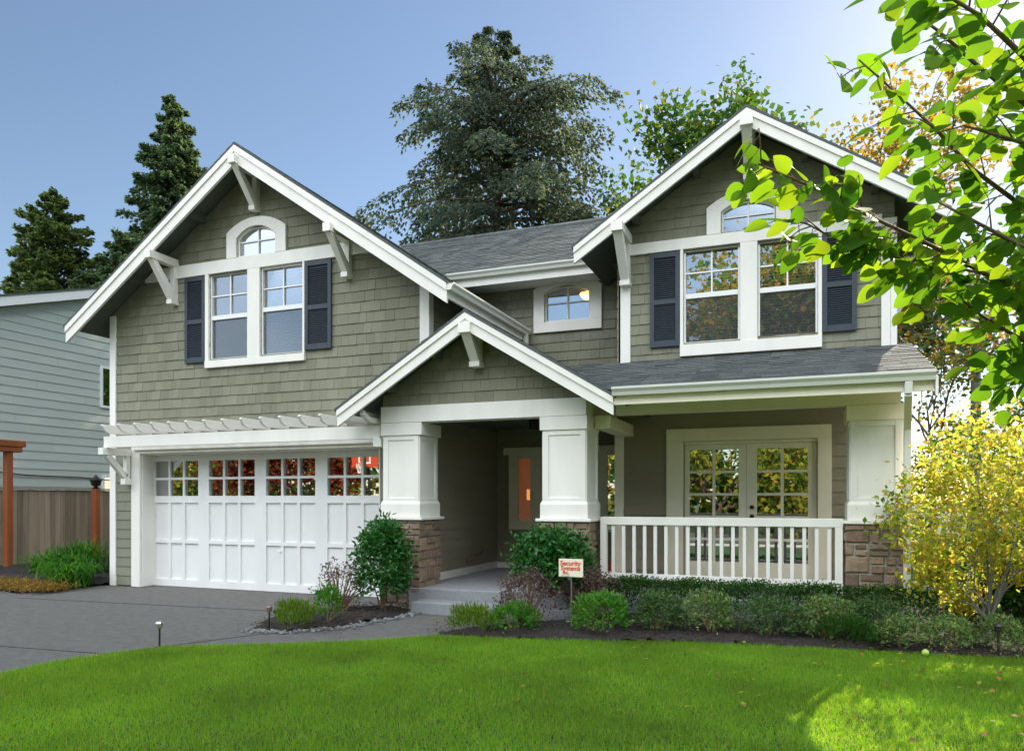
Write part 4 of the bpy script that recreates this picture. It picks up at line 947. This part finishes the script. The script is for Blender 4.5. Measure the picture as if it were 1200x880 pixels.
def broadleaf(name, x, y, H, spread, seed, mats, label, trunk_r=.2, fork=.3, leafL=.2, leafW=.15, n=9000, trunk_m='bark', levels=4, cluster=.55, group=None, lean=(0, 0), matfn=None, cat='tree', upb=.35, child=(2, 4), ang=.55, bound=None, elr=(.4, 1.25), nl=6):
    rng = np.random.default_rng(seed); rn = random.Random(seed)
    root = empty(name, (x, y, 0), label, cat, group); tr = MB(); lm = MB(); tips = []
    f = np.array([x + lean[0], y + lean[1], H * fork])
    def lim(p):
        if bound is None: return p
        c_, r_ = np.array(bound[0]), np.array(bound[1]); v = (p - c_) / r_; l = np.linalg.norm(v); u_ = v / (l + 1e-6)
        g_ = 1 + .16 * math.sin(5 * u_[0] + 4 * u_[2] + 1) + .10 * math.sin(9 * u_[2] - 6 * u_[1])
        return p if l < .7 * g_ else c_ + u_ * r_ * g_ * (.7 + .3 * math.tanh((l - .7) / .5) * rn.uniform(.6, 1.05))
    tr.tube([(x, y, -.05), (x + lean[0] * .4, y + lean[1] * .4, H * fork * .5), tuple(f)], [trunk_r * 1.25, trunk_r, trunk_r * .8], 10); tr.build('trunk', trunk_m, root)
    def grow(p, d, ln, r, lev):
        d = d / np.linalg.norm(d); q = p + d * ln * .5 + rng.normal(size=3) * ln * .06; e = p + d * ln + rng.normal(size=3) * ln * .05 + np.array([0, 0, upb * .1 * ln])
        q = lim(q); e = lim(e); lm.tube([p, q, e], [r, r * .8, r * .6], 6)
        if lev >= levels - 2:
            tips.append(q); tips.append(e)
        if lev >= levels: return
        for k in range(rn.randint(*child)):
            nd = d + unit(1, rng)[0] * ang * 1.5 + np.array([0, 0, upb * .5]); grow(e if k < 2 else q, nd, ln * rn.uniform(.62, .85), r * .58, lev + 1)
    for k in range(nl):
        a = k * 6.28 * (1 if nl < 8 else 2.4) / nl + rn.uniform(-.4, .4); el = elr[0] + (elr[1] - elr[0]) * ((k + rn.random()) / nl)
        grow(f - np.array([0, 0, rn.random() * H * fork * .3]), np.array([math.cos(a) * math.cos(el) * spread, math.sin(a) * math.cos(el) * spread, math.sin(el) * (H * (1 - fork)) * .5]), .36 * math.hypot(spread * math.cos(el), H * (1 - fork) * math.sin(el)), trunk_r * .5, 1)
    lm.build('limb', trunk_m, root)
    T = np.array(tips)
    # keep the crown to its measured height and spread
    T[:, 2] = np.minimum(T[:, 2], H - rng.random(len(T)) * .1 * H)
    idx = rng.integers(0, len(T), n); P = T[idx] + rng.normal(size=(n, 3)) * cluster
    D = unit(n, rng) + np.array([0, 0, -.25]); N = unit(n, rng) + np.array([0, 0, .9])
    mi = np.zeros(n, int) if matfn is None else matfn(P, rng)
    leaf_mesh('crown', P, D, N, leafL * rng.uniform(.6, 1.2, n), leafW * rng.uniform(.6, 1.2, n), mats, mi=mi, parent=root, fold=.1)
    return root
broadleaf('maple_tree', -2.9, 33.3, 20.3, 5.5, 81, ['mapleG'], 'green leafed maple behind the peak of the right gable', leafL=.30, leafW=.24, n=26000, cluster=.42, trunk_r=.25, fork=.4)
broadleaf('maple_tree', 2.0, 32.5, 18.4, 5.0, 82, ['mapleA'], 'thin autumn tinted tree right of the right gable peak', leafL=.26, leafW=.2, n=14000, cluster=.38, trunk_r=.2, fork=.4, trunk_m='greybark')
broadleaf('maple_tree', -6.4, 30.6, 14.3, 3.2, 83, ['mapleG'], 'small green treetop showing left of the right gable slope', leafL=.28, leafW=.22, n=9000, cluster=.38, trunk_r=.16, fork=.4)
broadleaf('alder_tree', 5.6, 30.0, 12.6, 3.6, 84, ['mapleG', 'mapleA'], 'slim grey trunked tree with thin leaves right of the porch roof', leafL=.24, leafW=.18, n=3000, cluster=.45, trunk_r=.17, fork=.62, trunk_m='greybark', matfn=lambda P, r: (r.random(len(P)) < .5).astype(int))
broadleaf('alder_tree', 3.9, 27.2, 8.6, 2.4, 85, ['mapleA', 'mapleG'], 'yellowing small tree just right of the upper right wall corner', leafL=.2, leafW=.15, n=1500, cluster=.35, trunk_r=.08, fork=.4, matfn=lambda P, r: (r.random(len(P)) < .45).astype(int))
broadleaf('alder_tree', 8.4, 25.5, 8.0, 3.4, 86, ['mapleG'], 'green tree low at the right picture edge behind the yellow maple', leafL=.2, leafW=.15, n=2200, cluster=.4, trunk_r=.10, fork=.3)
# yellow japanese maple
broadleaf('japanese_maple', 1.84, 9.22, 3.05, .85, 93, ['yellow', 'ygreen'], 'glowing yellow japanese maple before the right end of the porch', leafL=.082, leafW=.046, n=8600, cluster=.085, elr=(-.05, 1.3), nl=10, bound=((1.92, 9.22, 1.58), (1.05, .85, 1.42)), trunk_r=.027, fork=.10, trunk_m='greybark', levels=5, upb=.15, child=(2, 3), ang=.6,
          matfn=lambda P, r: (r.random(len(P)) < np.clip(.06 + (1.15 - P[:, 0]) * 1.3, .05, .9)).astype(int))

# foreground branches of a broadleaved tree standing right of the viewer
ft = empty('linden_tree', (1.25, 3.2, 0), 'broad leaved tree whose backlit green leaves hang into the upper right corner', 'tree')
tb = MB(); tb.tube([(1.25, 3.2, -.05), (1.2, 3.15, 1.0), (1.1, 3.02, 1.9), (1.02, 2.93, 2.6), (1.1, 3.0, 3.6)], [.07, .06, .05, .04, .02], 10); tb.build('trunk', 'greybark', ft)
BR = [[(1.06, 2.96, 2.15), (.56, 2.42, 2.13), (.47, 2.32, 2.13), (.33, 2.22, 2.19), (.17, 2.1, 2.25), (.02, 1.99, 2.31), (-.11, 1.89, 2.35)],
      [(1.05, 2.96, 2.2), (.55, 2.36, 2.32), (.41, 2.25, 2.4), (.32, 2.16, 2.47), (.24, 2.13, 2.55), (.13, 2.03, 2.62)],
      [(1.03, 2.94, 2.45), (.48, 2.11, 2.5), (.36, 1.96, 2.53), (.28, 1.88, 2.57), (.2, 1.79, 2.59)],
      [(1.09, 3.0, 1.95), (.58, 2.47, 1.98), (.47, 2.43, 2.05), (.39, 2.35, 2.1)],
      [(.56, 2.42, 2.13), (.34, 2.28, 2.17), (.21, 2.17, 2.17), (.09, 2.07, 2.19), (.01, 1.99, 2.22)],
      [(1.03, 2.94, 2.45), (.41, 1.77, 2.43), (.31, 1.62, 2.44), (.2, 1.52, 2.47)],
      [(1.08, 3.0, 2.0), (.5, 2.12, 2.14), (.39, 2.03, 2.18), (.28, 1.98, 2.24)],
      [(1.03, 2.94, 2.45), (.5, 2.12, 2.39), (.35, 2.01, 2.41)],
      [(1.1, 3.0, 1.93), (.6, 2.48, 1.89), (.51, 2.45, 1.96)]]
rng = np.random.default_rng(5); rn = random.Random(5)
lv = MB()                                       # leaves: ovate blades with a fold and a droop at the tip
tw = MB()
def ovate(p, d, nrm, L, W):
    d = d / np.linalg.norm(d); s = np.cross(d, nrm); s /= np.linalg.norm(s); n_ = np.cross(s, d)
    pr = [(0, .0), (.06, .30), (.22, .47), (.42, .50), (.62, .43), (.80, .29), (.92, .13), (1, 0)]
    v = []; curl = rn.uniform(.02, .22); fold = rn.uniform(.05, .28)
    for t, w in pr:
        c = p + d * L * t - n_ * L * curl * t * t
        v += [c + s * W * w * 1.0 + n_ * W * w * fold, c, c - s * W * w + n_ * W * w * fold]
    fs = []
    for i in range(len(pr) - 1):
        a = 3 * i; fs += [(a, a + 1, a + 4, a + 3), (a + 1, a + 2, a + 5, a + 4)]
    lv.add(v, fs)
for bi, B in enumerate(BR):
    B = [np.array(p) for p in B]
    rad = np.linspace(.008, .0022, len(B)) if bi not in (4,) else np.linspace(.004, .002, len(B))
    tw.tube(B, list(rad), 6)
    for a, b in zip(B[:-1], B[1:]):
        if a[0] > .9: a = a + (b - a) * .45
        seg = np.linalg.norm(b - a); k = max(3, int(seg / (.0115 if bi in (0, 3, 4, 6) else .015)))
        for i in range(k):
            p = a + (b - a) * (i + rng.random()) / k; ax = (b - a) / seg
            side = unit(1, rng)[0]; side -= ax * side.dot(ax); side /= np.linalg.norm(side)
            if rng.random() < .28:                            # short side twig with a few leaves
                e = p + (side * .8 + ax * .6 + np.array([0, 0, -.1])) * rng.uniform(.05, .14); tw.tube([p, (p + e) / 2 + np.array([0, 0, .006]), e], [.002, .0017, .0012], 5)
                spots = [(p + (e - p) * q) for q in (.5, .8, 1.0)]
            else: spots = [p]
            for q in spots:
                dd = side * .7 * rng.choice((-1, 1)) + ax * .5 + np.array([-.12, -.1, -.5]) + unit(1, rng)[0] * .45
                dd /= np.linalg.norm(dd); st = q + dd * rng.uniform(.015, .03); tw.tube([q, st], [.001, .0008], 4, cap=False)
                L_ = rng.uniform(.042, .074); nn = np.array([.1, -.55, .75]) + unit(1, rng)[0] * .75
                ovate(st, dd, nn, L_, L_ * rng.uniform(.66, .84))
tw.build('branch', 'twig', ft, smooth=True); lv.build('foliage', 'fore', ft, smooth=True)

# =================================================================== GRASS
def in_poly(P, poly):
    x, y = P[:, 0], P[:, 1]; c = np.zeros(len(P), bool); j = len(poly) - 1
    for i in range(len(poly)):
        xi, yi = poly[i]; xj, yj = poly[j]
        c ^= ((yi > y) != (yj > y)) & (x < (xj - xi) * (y - yi) / (yj - yi + 1e-12) + xi); j = i
    return c
n = 700000; P = np.stack([RNG.uniform(-7, 6.5, n), 1.2 + 7.8 * RNG.random(n) ** .85, np.zeros(n)], 1)
P = P[in_poly(P, LAWN + [(9, .5), (-6.3, .5)])]
vis = (P[:, 1] * .93 - P[:, 0] * .36) > 2.6; P = P[vis]; n = len(P)
clump = .5 + .5 * np.sin(P[:, 0] * 7 + 2 * np.sin(P[:, 1] * 5)) * np.sin(P[:, 1] * 8 + 2 * np.sin(P[:, 0] * 4))
h = .020 + .018 * RNG.random(n) + .009 * clump; a = RNG.random(n) * 6.283; wv = RNG.uniform(.0022, .0042, n)
ln = RNG.normal(size=(n, 2)) * .018
V = np.empty((n, 3, 3), np.float32)
V[:, 0] = P + np.stack([np.cos(a) * wv, np.sin(a) * wv, np.zeros(n) - .004], 1); V[:, 1] = P - np.stack([np.cos(a) * wv, np.sin(a) * wv, np.zeros(n) + .004], 1)
V[:, 2] = P + np.stack([ln[:, 0], ln[:, 1], h], 1)
me = bpy.data.meshes.new('grass'); me.vertices.add(3 * n); me.vertices.foreach_set('co', V.ravel()); me.loops.add(3 * n); me.loops.foreach_set('vertex_index', np.arange(3 * n, dtype=np.int32))
me.polygons.add(n); me.polygons.foreach_set('loop_start', np.arange(0, 3 * n, 3, dtype=np.int32)); me.materials.append(M['grass']); me.update(calc_edges=True)
tag(link('grass', me), 'mown green grass of the front lawn', 'grass', kind='stuff')
# bark chips on the beds
n = 9000; P = np.stack([RNG.uniform(-4.1, 4.5, n), RNG.uniform(7.7, 9.4, n), np.full(n, .035)], 1); P[:1500] = np.stack([RNG.uniform(-6.3, -5, 1500), RNG.uniform(7.2, 9.2, 1500), np.full(1500, .05)], 1)
bd = np.interp(P[:, 0], [p[0] for p in LAWN[9:]], [p[1] for p in LAWN[9:]]); P = P[(P[:, 1] > bd + .04) | (P[:, 0] < -5)]; P[:, 2] += .035 * np.clip(P[:, 1] - np.interp(P[:, 0], [p[0] for p in LAWN[9:]], [p[1] for p in LAWN[9:]]), 0, .3) / .3; n = len(P)
M['chip'] = mat('bark_chip', (.06, .042, .032), .95, var=.6)
tag(leaf_mesh('bark_chips', P, unit(n) * np.array([1, 1, .3]), np.tile([0, 0, 1.], (n, 1)) + unit(n) * .5, RNG.uniform(.02, .06, n), RNG.uniform(.008, .02, n), ['chip']), 'dark bark chips covering the planting beds', 'bark chips', kind='stuff')
# fallen leaves under the maple and along the lawn
n = 170; P = np.stack([RNG.uniform(-2.5, 3.2, n), RNG.uniform(5.2, 8.3, n), np.full(n, .045)], 1); P[:90, 0] = RNG.normal(1.5, .8, 90); P[:90, 1] = RNG.normal(8.0, .6, 90)
o = leaf_mesh('fallen_leaves', P, unit(n) * np.array([1, 1, .25]), np.tile([0, 0, 1.], (n, 1)) + unit(n) * .35, .055, .04, ['yellow', 'golden'], mi=(RNG.random(n) < .5).astype(int), fold=.15)
tag(o, 'few fallen yellow and brown leaves on the lawn below the maple', 'fallen leaves', kind='stuff')
# pebbles edging the island
mb = MB(); rnd = random.Random(9); edge = [(-6.12, 7.12), (-5.6, 7.12), (-5.12, 7.68), (-4.92, 8.5), (-4.92, 9.2)]
for a, b in zip(edge, edge[1:]):
    for k in range(70):
        t = rnd.random(); x = a[0] + (b[0] - a[0]) * t + rnd.gauss(0, .05); y = a[1] + (b[1] - a[1]) * t + rnd.gauss(0, .05); r_ = rnd.uniform(.012, .03)
        mb.lathe((x, y, -.006), [(r_ * .7, 0), (r_, r_ * .4), (r_ * .8, r_ * .9), (r_ * .3, r_ * 1.15)], 6)
tag(mb.build('pebbles', 'pebble'), 'grey pebbles edging the small island bed', 'pebbles', kind='stuff')

# =================================================================== SMALL THINGS
def path_light(x, y, h, label, cap='brass'):
    r = empty('path_light', (x, y, 0), label, 'path light', 'garden path lights')
    m_ = MB(); m_.tube([(x, y, -.02), (x, y, h * .75)], .010, 8); m_.build('stake', 'metal', r)
    m_ = MB(); m_.lathe((x, y, h * .75), [(.02, 0), (.032, .01), (.032, .05), (.045, .055), (.03, .075), (.008, .085)], 12); m_.build('lamp_head', cap, r, smooth=False)
path_light(-6.25, 5.98, .26, 'bronze path light on the lawn edge by the driveway', 'chrome')
path_light(-5.88, 7.25, .28, 'dark path light at the left tip of the island bed')
pl = empty('path_light', (-3.75, 8.55, 0), 'mushroom shaped metal path light before the porch step', 'path light', 'garden path lights')
m_ = MB(); m_.tube([(-3.75, 8.55, -.02), (-3.75, 8.55, .17)], .010, 8); m_.build('stake', 'metal', pl); m_ = MB(); m_.lathe((-3.75, 8.55, .165), [(.075, 0), (.06, .02), (.03, .035), (.006, .045)], 14); m_.build('lamp_head', 'chrome', pl)
path_light(1.78, 8.52, .34, 'dark slim path light among the low shrubs at right', 'metal')
# lawn sign
M['signface'] = mat('sign_face', (.78, .70, .55), .5); M['signred'] = mat('sign_red', (.62, .07, .02), .5); M['signgrey'] = mat('sign_grey', (.30, .27, .33), .5)
sg = empty('yard_sign', (-2.515, 8.42, 0), 'small cream yard sign with red writing in front of the rounded green shrub', 'sign')
sx, sy, sz, sw, shh = -2.512, 8.40, .742, .295, .21
m_ = MB(); m_.box(sx - sw / 2, sx + sw / 2, sy, sy + .012, sz - shh / 2, sz + shh / 2); pn = m_.build('sign_panel', 'signface', sg, .004)
m_ = MB(); m_.tube([(sx, sy + .02, -.02), (sx, sy + .02, sz + shh / 2 + .02)], .006, 8); m_.build('stake', 'pebble', sg)
def text(body, x, z, size, m, parent, y, bold=.0, align='LEFT'):
    cu = bpy.data.curves.new('lettering', 'FONT'); cu.body = body; cu.size = size; cu.extrude = .001; cu.offset = bold; cu.align_x = align
    o = bpy.data.objects.new('tmp', cu); COL.objects.link(o); bpy.context.view_layer.update()
    dg = bpy.context.evaluated_depsgraph_get(); me = bpy.data.meshes.new_from_object(o.evaluated_get(dg)); bpy.data.objects.remove(o)
    me.materials.clear(); me.materials.append(M[m]); ob = link('lettering', me, parent)
    ob.rotation_euler = (R(90), 0, 0); ob.location = Vector((x, y, z)) - root_loc(parent); return ob
text('Security', sx - .128, sz + .030, .076, 'signred', pn, sy - .002, .0018)
text('Systems', sx - .118, sz - .026, .072, 'signred', pn, sy - .002, .0018)
text('Inc.', sx - .098, sz - .072, .056, 'signred', pn, sy - .002, .0015)
m_ = MB(); m_.box(sx - .12, sx - .01, sy - .002, sy - .0005, sz - .096, sz - .088); m_.build('lettering', 'signgrey', pn)
# ball, figurine
M['ball'] = mat('tennis_felt', (.35, .55, .10), .9, bump=.4, bscale=200)
m_ = MB(); m_.lathe((0, 0, 0), [(.033 * math.sin(a_), -.033 * math.cos(a_)) for a_ in np.linspace(.05, 3.09, 14)], 20)
b_ = m_.build('tennis_ball', 'ball', smooth=True); b_.location = (1.12, 8.27, .05); tag(b_, 'yellow green tennis ball lying on the lawn edge by the low shrubs', 'ball')
M['gred'] = mat('gnome_red', (.45, .05, .02), .5); M['gtan'] = mat('gnome_body', (.35, .28, .18), .6); M['gskin'] = mat('gnome_beard', (.6, .55, .5), .7)
gn = empty('figurine', (-2.40, 9.95, .3), 'small tan garden figurine in a red pointed hat behind the left railing end', 'figurine')
m_ = MB(); m_.lathe((-2.40, 9.95, .3), [(.07, 0), (.085, .05), (.08, .13), (.055, .2), (.045, .22)], 14); m_.build('body', 'gtan', gn, smooth=True)
m_ = MB(); m_.lathe((-2.40, 9.95, .515), [(.03, 0), (.055, .03), (.055, .06), (.04, .08)], 12); m_.build('head', 'gskin', gn, smooth=True)
m_ = MB(); m_.lathe((-2.40, 9.95, .58), [(.06, 0), (.045, .05), (.02, .12), (.003, .16)], 12); m_.build('hat', 'gred', gn, smooth=True)

# =================================================================== ACROSS THE STREET (mirrored in the panes)
broadleaf('maple_tree', -25, -13, 9, 4.5, 101, ['redtree'], 'dark red maple across the street, mirrored in the third garage pane', leafL=.3, leafW=.24, n=7000, cluster=.6, trunk_r=.16, fork=.18)
broadleaf('street_tree', -33, -15, 9, 4.5, 102, ['yellow', 'mapleG'], 'yellow green tree across the street, mirrored in the first garage pane', leafL=.3, leafW=.24, n=6000, cluster=.6, trunk_r=.16, fork=.2, matfn=lambda P, r: (r.random(len(P)) < .5).astype(int))
broadleaf('street_tree', -3.4, -12, 9.5, 5.0, 103, ['mapleG', 'yellow'], 'leafy tree across the street, mirrored in the french doors', leafL=.26, leafW=.2, n=11000, cluster=.7, trunk_r=.2, fork=.14, matfn=lambda P, r: (r.random(len(P)) < .5).astype(int))
broadleaf('street_tree', 1.8, -16, 19, 5.5, 104, ['mapleA', 'mapleG'], 'tall autumn tree across the street, mirrored in the upper right windows', leafL=.36, leafW=.3, n=16000, cluster=.8, trunk_r=.25, fork=.2, matfn=lambda P, r: (r.random(len(P)) < .4).astype(int))
n = 26000; u_ = RNG.random(n); X_ = -75 + 125 * u_; H_ = 5.2 + 1.6 * np.sin(X_ * .35) + 1.1 * np.sin(X_ * .9 + 1) + .5 * np.sin(X_ * 2.3)
P = np.stack([X_, -25 + RNG.normal(size=n) * .8 - .6 * np.sin(X_ * .7), H_ * RNG.random(n) ** .8], 1)
tag(leaf_mesh('woods', P, unit(n) + np.array([0, 0, -.2]), unit(n) + np.array([0, .5, .7]), .55, .42, ['mapleG', 'yellow', 'mapleA'], mi=np.where(np.sin(X_ * .8) + RNG.normal(size=n) * .5 > .9, 1, np.where(np.sin(X_ * .5 + 2) > .75, 2, 0))),
    'band of mixed green and yellow trees beyond the street, mirrored low in the panes', 'woods', kind='stuff')
hp = empty('basketball_hoop', (-17.3, -6.6, 0), 'red basketball hoop by the street, mirrored in the right garage pane', 'basketball hoop')
m_ = MB(); m_.tube([(-17.3, -7.2, 0), (-17.3, -7.2, 2.6), (-17.3, -6.85, 3.3)], .06, 10); m_.build('pole', 'metal', hp)
m_ = MB(); m_.box(-17.95, -16.65, -6.86, -6.82, 2.9, 3.75); bd = m_.build('backboard', 'gred', hp)
m_ = MB()
for a, b, c, d in ((-17.6, -17.0, 3.05, 3.11), (-17.6, -17.0, 3.45, 3.51), (-17.6, -17.54, 3.111, 3.449), (-17.06, -17.0, 3.111, 3.449)): m_.box(a, b, -6.818, -6.81, c, d)
m_.build('target_square', 'vinyl', bd)
m_ = MB(); m_.tube([(-17.3 + .23 * math.cos(t), -6.55 + .23 * math.sin(t), 3.05) for t in np.linspace(0, 2 * math.pi, 17)], .012, 6, cap=False); m_.build('rim', 'gred', hp)
m_ = MB()
for k in range(12):
    t = k * 6.283 / 12; t2 = t + .5
    m_.tube([(-17.3 + .22 * math.cos(t), -6.55 + .22 * math.sin(t), 3.04), (-17.3 + .13 * math.cos(t2), -6.55 + .13 * math.sin(t2), 2.62)], .007, 4); m_.tube([(-17.3 + .22 * math.cos(t), -6.55 + .22 * math.sin(t), 3.04), (-17.3 + .13 * math.cos(t - .5), -6.55 + .13 * math.sin(t - .5), 2.62)], .007, 4)
m_.build('net', 'vinyl', hp)
